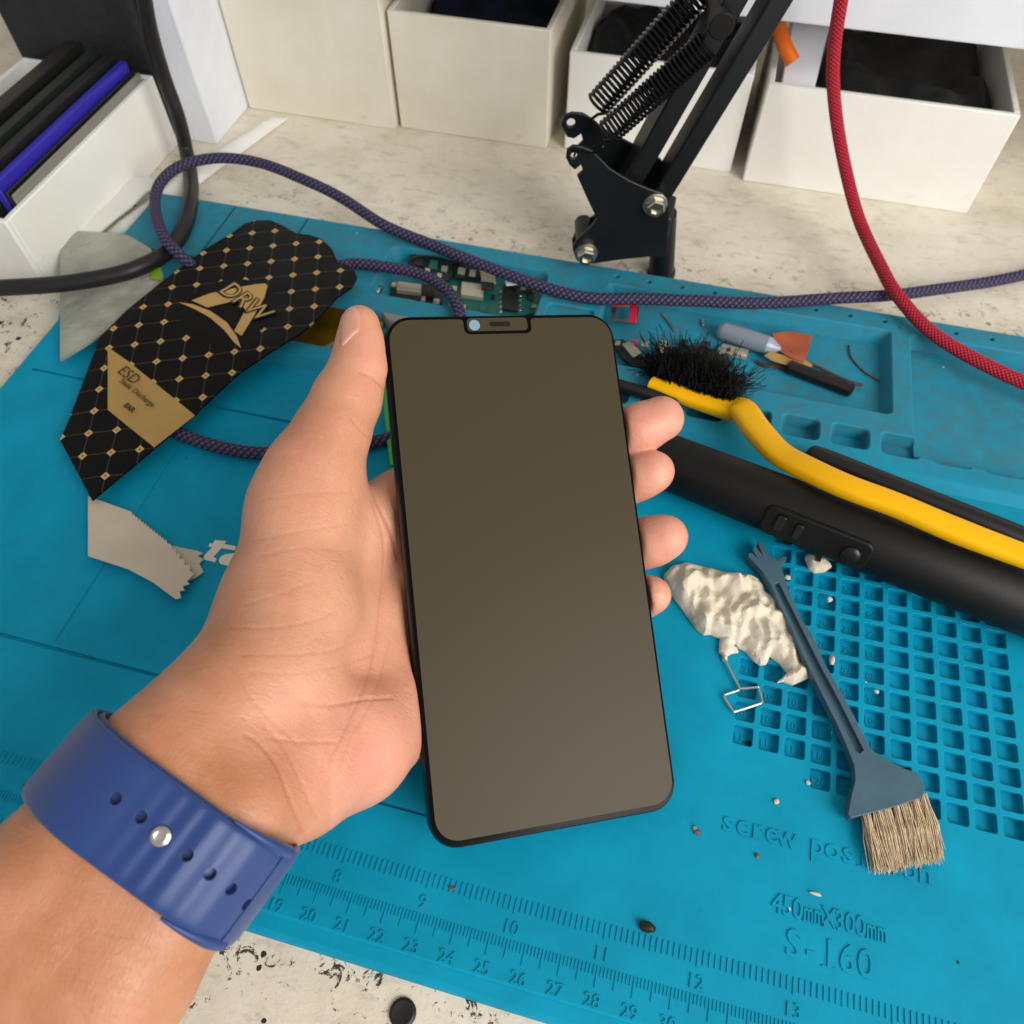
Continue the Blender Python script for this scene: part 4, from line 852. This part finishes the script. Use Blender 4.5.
# press the phone out of the flesh
qx = np.abs(lc(PX))-(HW+.0004-.002); qy = np.abs(lc(PY))-(HL+.0004-.002); qz = np.abs(lc(PN)+TH/2)-(TH/2+.0004-.002)
dphone = np.sqrt(np.maximum(qx, 0)**2+np.maximum(qy, 0)**2+np.maximum(qz, 0)**2)+np.minimum(np.maximum(qx, np.maximum(qy, qz)), 0)-.002
del qx, qy, qz
D = -smin(-D, dphone.astype(np.float32), .0012); del dphone
D = -smin(-D, (gx[2][None, None, :]-.0004).astype(np.float32)+np.zeros_like(D), .004)      # the back of the hand rests on the mat
def surface_nets(D):
    ins = D < 0; s = [n-1 for n in D.shape]
    cnt = np.zeros(s, np.int8)
    for i in (0, 1):
        for j in (0, 1):
            for k in (0, 1): cnt += ins[i:i+s[0], j:j+s[1], k:k+s[2]]
    act = (cnt > 0) & (cnt < 8); idx = np.argwhere(act); n = len(idx); ids = np.full(s, -1, np.int32); ids[tuple(idx.T)] = np.arange(n)
    acc = np.zeros((n, 3)); c = np.zeros(n)
    cor = [(i, j, k) for i in (0, 1) for j in (0, 1) for k in (0, 1)]
    for a in cor:
        for ax in range(3):
            if a[ax]: continue
            b = list(a); b[ax] = 1
            va = D[tuple((idx+a).T)]; vb = D[tuple((idx+b).T)]; m = (va < 0) != (vb < 0); t = np.where(m, va/(va-vb+1e-20), 0)
            p = np.array(a, float)[None, :].repeat(n, 0); p[:, ax] += t; acc += p*m[:, None]; c += m
    V = idx+acc/c[:, None]; Q = []
    for ax in range(3):
        o1, o2 = [(1, 2), (2, 0), (0, 1)][ax]
        A_ = ins[tuple(slice(0, -1) if i == ax else slice(None) for i in range(3))]; B_ = ins[tuple(slice(1, None) if i == ax else slice(None) for i in range(3))]
        e = np.argwhere(A_ != B_); e = e[(e[:, o1] > 0) & (e[:, o2] > 0) & (e[:, o1] < s[o1]) & (e[:, o2] < s[o2])]
        fl = A_[tuple(e.T)]; q = []
        for d1, d2 in ((1, 1), (0, 1), (0, 0), (1, 0)):
            w = e.copy(); w[:, o1] -= d1; w[:, o2] -= d2; q.append(ids[tuple(w.T)])
        q = np.stack(q, 1); q[~fl] = q[~fl][:, ::-1]; Q.append(q)
    return V, np.concatenate(Q)
V, Q = surface_nets(D); del D
V = V*VX+lo
# light relaxation, then normals
def relax(V, it, f=.5):
    e = np.concatenate([Q[:, [i, (i+1) % 4]] for i in range(4)])
    for _ in range(it):
        a = np.zeros_like(V); c = np.zeros(len(V)); np.add.at(a, e[:, 0], V[e[:, 1]]); np.add.at(a, e[:, 1], V[e[:, 0]]); np.add.at(c, e[:, 0], 1); np.add.at(c, e[:, 1], 1)
        V = V+f*(a/c[:, None]-V)
    return V
V = relax(V, 4)
def normals(V):
    n = np.cross(V[Q[:, 2]]-V[Q[:, 0]], V[Q[:, 3]]-V[Q[:, 1]]); a = np.zeros_like(V)
    for i in range(4): np.add.at(a, Q[:, i], n)
    return a/(np.linalg.norm(a, axis=1)[:, None]+1e-20)
N = normals(V)
cam = V3(CAM); R3, U3, F3 = V3(rt), V3(upv), V3(fw)
rel = V-cam; dep = rel@F3; PXY = np.stack([512+F*(rel@R3)/dep, 512-F*(rel@U3)/dep], 1); facing = -(N*(rel/np.linalg.norm(rel, axis=1)[:, None])).sum(1)
phn = (V-V3(PC))@V3(PN); phx = (V-V3(PC))@V3(PX)
def pdist(poly):
    p = np.array(spline([(x, y, 0) for x, y in poly], 8))[:, :2]; b = np.full(len(V), 1e9)
    for a_, c_ in zip(p, p[1:]):
        d = c_-a_; t = np.clip(((PXY-a_)@d)/(d@d+1e-9), 0, 1); b = np.minimum(b, np.linalg.norm(PXY-a_-t[:, None]*d, axis=1))
    return b
creases = [  # palm lines, deep ones first: (depth mm, width px, points)
 (.6, 2.2, [(369, 482), (378, 505), (390, 530), (398, 560)]), (.35, 1.8, [(372, 500), (384, 545), (380, 600), (372, 660), (352, 715), (330, 760)]),
 (.5, 1.8, [(360, 372), (372, 378), (384, 388)]), (.35, 1.6, [(352, 420), (362, 432), (372, 440)]),
 (.55, 2.0, [(244, 735), (258, 742), (276, 765), (290, 800), (306, 838)]), (.35, 1.8, [(262, 725), (280, 742), (302, 785), (318, 822)]),
 (.45, 1.6, [(266, 738), (300, 742), (336, 742)]), (.5, 1.8, [(302, 703), (330, 706), (360, 700), (392, 698)]),
 (.3, 1.3, [(228, 628), (268, 628), (310, 622), (336, 612)]), (.3, 1.3, [(240, 655), (290, 655), (335, 650), (360, 638)]), (.25, 1.3, [(250, 672), (290, 674), (330, 668), (372, 655)]),
 (.25, 1.2, [(245, 605), (280, 594), (312, 582)]), (.25, 1.2, [(256, 540), (300, 532), (350, 524)]), (.25, 1.2, [(262, 500), (300, 494), (352, 492)]), (.22, 1.2, [(262, 555), (310, 548), (352, 552)]),
 (.25, 1.3, [(230, 665), (252, 700), (276, 725), (300, 745)]), (.22, 1.2, [(215, 690), (240, 715), (262, 740)]), (.18, 1.3, [(388, 560), (378, 640), (352, 700), (340, 760)]), (.2, 1.2, [(282, 682), (300, 700), (316, 722)]),
 (.3, 1.3, [(385, 470), (392, 500), (400, 520)]), (.22, 1.2, [(320, 790), (338, 770), (352, 735), (372, 700), (390, 640)])]
fc = np.clip(facing*2, 0, 1); cr = np.zeros(len(V))
for dmm, wpx, pts in creases:
    q = pdist(pts); g = np.exp(-(q/(wpx*.8))**2)*fc; V = V-N*(g*dmm*.0007)[:, None]; cr = np.maximum(cr, g*min(1, dmm*1.5))
# colour of the skin: pinker palm and fingertips, tanner wrist, left side shaded in colour
def blob(x, y, r): return np.exp(-((PXY[:, 0]-x)**2+(PXY[:, 1]-y)**2)/(2*r*r))*(facing > -.2)
base = np.array(lin((208, 146, 114))[:3]); tan_and_shade = np.array(lin((180, 118, 78))[:3]); pink = np.array(lin((228, 154, 134))[:3]); pale = np.array(lin((238, 186, 156))[:3]); redc = np.array(lin((176, 84, 66))[:3])
col = np.tile(base, (len(V), 1))
def lay(w, c):
    global col
    w = np.clip(w, 0, 1)[:, None]; col = col*(1-w)+c*w
lay(np.clip((760-PXY[:, 1])*-.012+.55, 0, .8)*1.0*(PXY[:, 0] < 330), tan_and_shade)
lay(np.clip((262-PXY[:, 0])/60, 0, .75)*(PXY[:, 1] > 420), tan_and_shade); lay(blob(300, 400, 40)*.35, tan_and_shade); lay(blob(225, 660, 60)*.7, tan_and_shade); lay(blob(225, 800, 60)*.6, tan_and_shade)  # wrist tan, plus shade of the hand's left side painted into the skin
lay(blob(370, 740, 55)*.9, pink); lay(blob(330, 640, 60)*.35, pale); lay(blob(392, 520, 30)*.3, pale); lay(blob(378, 360, 20)*.7, pink); lay(blob(300, 440, 25)*.25, redc)
tips = np.clip((phx-.034)/.006, 0, 1)*np.clip((phn+.02)/.01, 0, 1); lay(tips*.75, pink)
for x, y in ((668, 424), (655, 474), (676, 548), (660, 598)): lay(blob(x+6, y+8, 9)*.35*tips, pale)
lay(cr*.5, redc); 
hand = thing('hand_holding_phone', (WC[0], WC[1], WC[2]), 'person seen as a left hand and forearm, palm up, holding the black smartphone', 'person')
hand.name = 'person'
me = bpy.data.meshes.new('hand'); me.vertices.add(len(V)); me.vertices.foreach_set('co', V.astype(np.float32).ravel()); me.loops.add(Q.size); me.loops.foreach_set('vertex_index', Q.astype(np.int32).ravel())
me.polygons.add(len(Q)); me.polygons.foreach_set('loop_start', np.arange(0, Q.size, 4, dtype=np.int32)); me.polygons.foreach_set('loop_total', np.full(len(Q), 4, np.int32)); me.update(calc_edges=True); me.validate()
ca = me.color_attributes.new('Col', 'FLOAT_COLOR', 'POINT'); ca.data.foreach_set('color', np.concatenate([col, np.ones((len(V), 1))], 1).astype(np.float32).ravel())
link('hand_and_forearm', me, SKIN, hand, angle=None)
# thumbnail: curved plate just above the flesh of the thumb's outer side
nailp = [(341, 332), (341.5, 319), (346, 311), (352, 307.5), (358, 309.5), (360.5, 317), (360, 330), (354, 335), (345, 344), (341, 345)]
from mathutils.bvhtree import BVHTree
bvh = BVHTree.FromPolygons([tuple(v) for v in V], [tuple(map(int, q)) for q in Q[(PXY[Q[:, 0], 0] > 325) & (PXY[Q[:, 0], 0] < 385) & (PXY[Q[:, 0], 1] > 295) & (PXY[Q[:, 0], 1] < 375)]])
nl = [(p.x, p.y) for p in spline([(x, y, 0) for x, y in nailp+nailp[:1]], 5)][:-1]
n0 = len(nl); pts = list(nl)
for yy in np.arange(308, 362, 1.6):
    for xx in np.arange(336, 374, 1.6):
        if inside((xx, yy), nl) and edist((xx, yy), nl) > .9: pts.append((float(xx), float(yy)))
v2, _, fs, *_ = delaunay_2d_cdt([Vector(p) for p in pts], [(i, (i+1) % n0) for i in range(n0)], [], 1, 1e-6)
top = []; bot = []; okm = []
for p in v2:
    h_ = bvh.ray_cast(CAM, ray(p.x, p.y).normalized()); okm.append(h_[0] is not None)
    q_, n_ = (h_[0], h_[1]) if h_[0] else (Vector(), Vector((0, 0, 1)))
    if n_.dot(ray(p.x, p.y)) > 0: n_ = -n_
    e_ = edist((p.x, p.y), nl); top.append(q_+n_*(.00015+.0004*min(1, e_/2.5))); bot.append(q_-n_*.0004)
fs = [tuple(f_) for f_ in fs if all(okm[i] for i in f_)]; nn = len(v2); edges = {(a_, b_) for f_ in fs for a_, b_ in zip(f_, f_[1:]+f_[:1])}
mb = MB(); mb.v = [tuple(v) for v in top+bot]; mb.f = fs+[tuple(i+nn for i in f_[::-1]) for f_ in fs]+[(b_, a_, a_+nn, b_+nn) for a_, b_ in edges if (b_, a_) not in edges]
tagd(mb.obj('thumbnail', MT['nail'], hand, angle=70), 'pale pink thumbnail')
# ================================================================== WATCH BAND
wb = thing('watch_band', tuple(WC), 'blue silicone watch band with holes and a silver pin round the wrist', 'watch band')
SEP, RW = .0082, .0158
def sta(u, o):
    """point of the wrist section at arc position u (metres from the top centre towards the little-finger side), offset o"""
    a = max(-math.pi, min(math.pi, (abs(u)-SEP)/RW)) if abs(u) > SEP else 0
    sg = 1 if u >= 0 else -1
    if abs(u) <= SEP: return Vector((u, RW+o))
    if (abs(u)-SEP)/RW <= math.pi: return Vector((sg*(SEP+(RW+o)*math.sin(a)), (RW+o)*math.cos(a)))
    return Vector((sg*(SEP-((abs(u)-SEP)-math.pi*RW)), -(RW+o)))
def b3(u, o, a): s = sta(u, o); return WC + WD*s.x + WN*s.y + AD*a
def strap(name, u0, u1, hw, o0, o1, n=60, taper=None, closed=False):
    mb = MB(); prof_ = []
    for k in range(20):
        t = 2*math.pi*k/20; cx, sx = math.cos(t), math.sin(t); prof_.append((math.copysign(abs(cx)**.35, cx), (math.copysign(abs(sx)**.6, sx)+1)/2))
    N_ = n+(0 if closed else 1); vs = []
    for i in range(N_):
        u = u0+(u1-u0)*i/n; f = taper(u) if taper else (1, 0)
        for cx, h in prof_: vs.append(b3(u, o0+(o1-o0)*h+f[1]*h, cx*hw*f[0]))
    m = 20; R_ = N_ if closed else N_-1
    fs = [(i*m+k, i*m+(k+1) % m, ((i+1) % N_)*m+(k+1) % m, ((i+1) % N_)*m+k) for i in range(R_) for k in range(m)]
    if not closed: fs += [tuple(range(m))[::-1], tuple(range((N_-1)*m, N_*m))]
    return mb.add(vs, fs)
per = SEP+math.pi*RW+SEP
ov = .0
strap('strap_loop', -per, per, .0103, .0002, .0016, 120, closed=True).obj('strap_loop', MT['band'], wb, angle=60)
slit = .0245
def tp(u): 
    x = max(0, (u-(slit-.001))/.008); return (1-.10*max(0, 1-abs(u-slit)/.004) if False else 1, .00018*math.sin(u*1500)*math.exp(-((u-.008)/.011)**2))
tail = strap('strap_tail', -.040, slit+.001, .0098, .0017, .0036, 90, taper=tp).mesh('strap_tail')
def wpt(x, y):   # arc position and axis offset of a picture point on the strap's outer side
    best = None
    for i in range(-60, 61):
        u = i*.0006; p = b3(u, .0036, 0); 
        for j in range(-24, 25):
            q_ = p+AD*(j*.0005); r_ = q_-CAM; d_ = r_.dot(fw); e_ = (512+F*r_.dot(rt)/d_-x)**2+(512-F*r_.dot(upv)/d_-y)**2
            if best is None or e_ < best[0]: best = (e_, u, j*.0005)
    return best[1], best[2]
hc = MB(); holes = [(115, 800), (139, 818), (188, 855), (211, 874), (232, 891), (246, 905)]
for x, y in holes:
    u, a = wpt(x, y); c_ = b3(u, .0036, a); nn_ = (b3(u, .0046, a)-c_).normalized(); tt = AD; ww = nn_.cross(tt)
    ring = [(math.cos(2*math.pi*k/20)*.00125, math.sin(2*math.pi*k/20)*.00125) for k in range(20)]
    hc.prism([c_-nn_*.00182+tt*p_+ww*q_ for p_, q_ in ring], nn_*.004)
tail = boolean(tail, hc.mesh('c'))
link('strap_tail', tail, MT['band'], wb, angle=50)
u, a = wpt(163, 836); c_ = b3(u, .0034, a); nn_ = (b3(u, .0046, a)-c_).normalized()
MB().lathe(c_-nn_*.001, c_+nn_, [(0, .0020), (.0012, .0021), (.0018, .00185), (.0021, .0012), (.0019, .0006), (.0020, .0001)], 28).obj('pin', MT['steel'], wb)
# raised lip of the outer strap round the slit
strap('outer_strap', slit-.0002, per+SEP, .0110, .0014, .0038, 70, taper=lambda u: (1, -.0012*min(1, max(0, (u-.045)/.01)))).obj('outer_strap', MT['band'], wb, angle=60)
for s_ in (-1, 1):
    pts = [b3(u_, .0022+.0006*min(1, (u_-.010)/.012), s_*.0103) for u_ in np.linspace(.012, slit+.002, 14)]
    tube('strap_lip', pts, .0013, MT['band'], wb, 12, rad=[.25+.75*min(1, k/9) for k in range(14)])
# ================================================================== LIGHT, CAMERA
w = bpy.data.worlds.new('World'); bpy.context.scene.world = w; w.use_nodes = True
bgn = w.node_tree.nodes['Background']; bgn.inputs[0].default_value = (.98, .98, 1, 1); bgn.inputs[1].default_value = .46
def area(name, loc, tgt, sx, sy, en, col):
    l = bpy.data.lights.new(name, 'AREA'); l.shape = 'RECTANGLE'; l.size = sx; l.size_y = sy; l.energy = en; l.color = col
    o = bpy.data.objects.new(name, l); C.objects.link(o); o.location = loc; o.rotation_euler = (Vector(tgt)-Vector(loc)).to_track_quat('-Z', 'Y').to_euler(); return o
area('window_daylight', (.80, -.38, .62), (0, .15, 0), .75, .75, 14.2, (1, .97, .92))
cd = bpy.data.cameras.new('camera'); cd.lens = F/1024*36; cd.sensor_width = 36; cd.clip_start = .005; cd.clip_end = 20
cd.dof.use_dof = True; cd.dof.focus_distance = .222; cd.dof.aperture_fstop = 20
co_ = bpy.data.objects.new('camera', cd); C.objects.link(co_); co_.location = CAM
co_.matrix_world = Matrix(((rt.x, upv.x, -fw.x, CAM.x), (rt.y, upv.y, -fw.y, CAM.y), (rt.z, upv.z, -fw.z, CAM.z), (0, 0, 0, 1)))
sc = bpy.context.scene; sc.camera = co_
sc.view_settings.view_transform = 'Standard'; sc.view_settings.look = 'None'; sc.view_settings.gamma = 1; sc.view_settings.exposure = 0
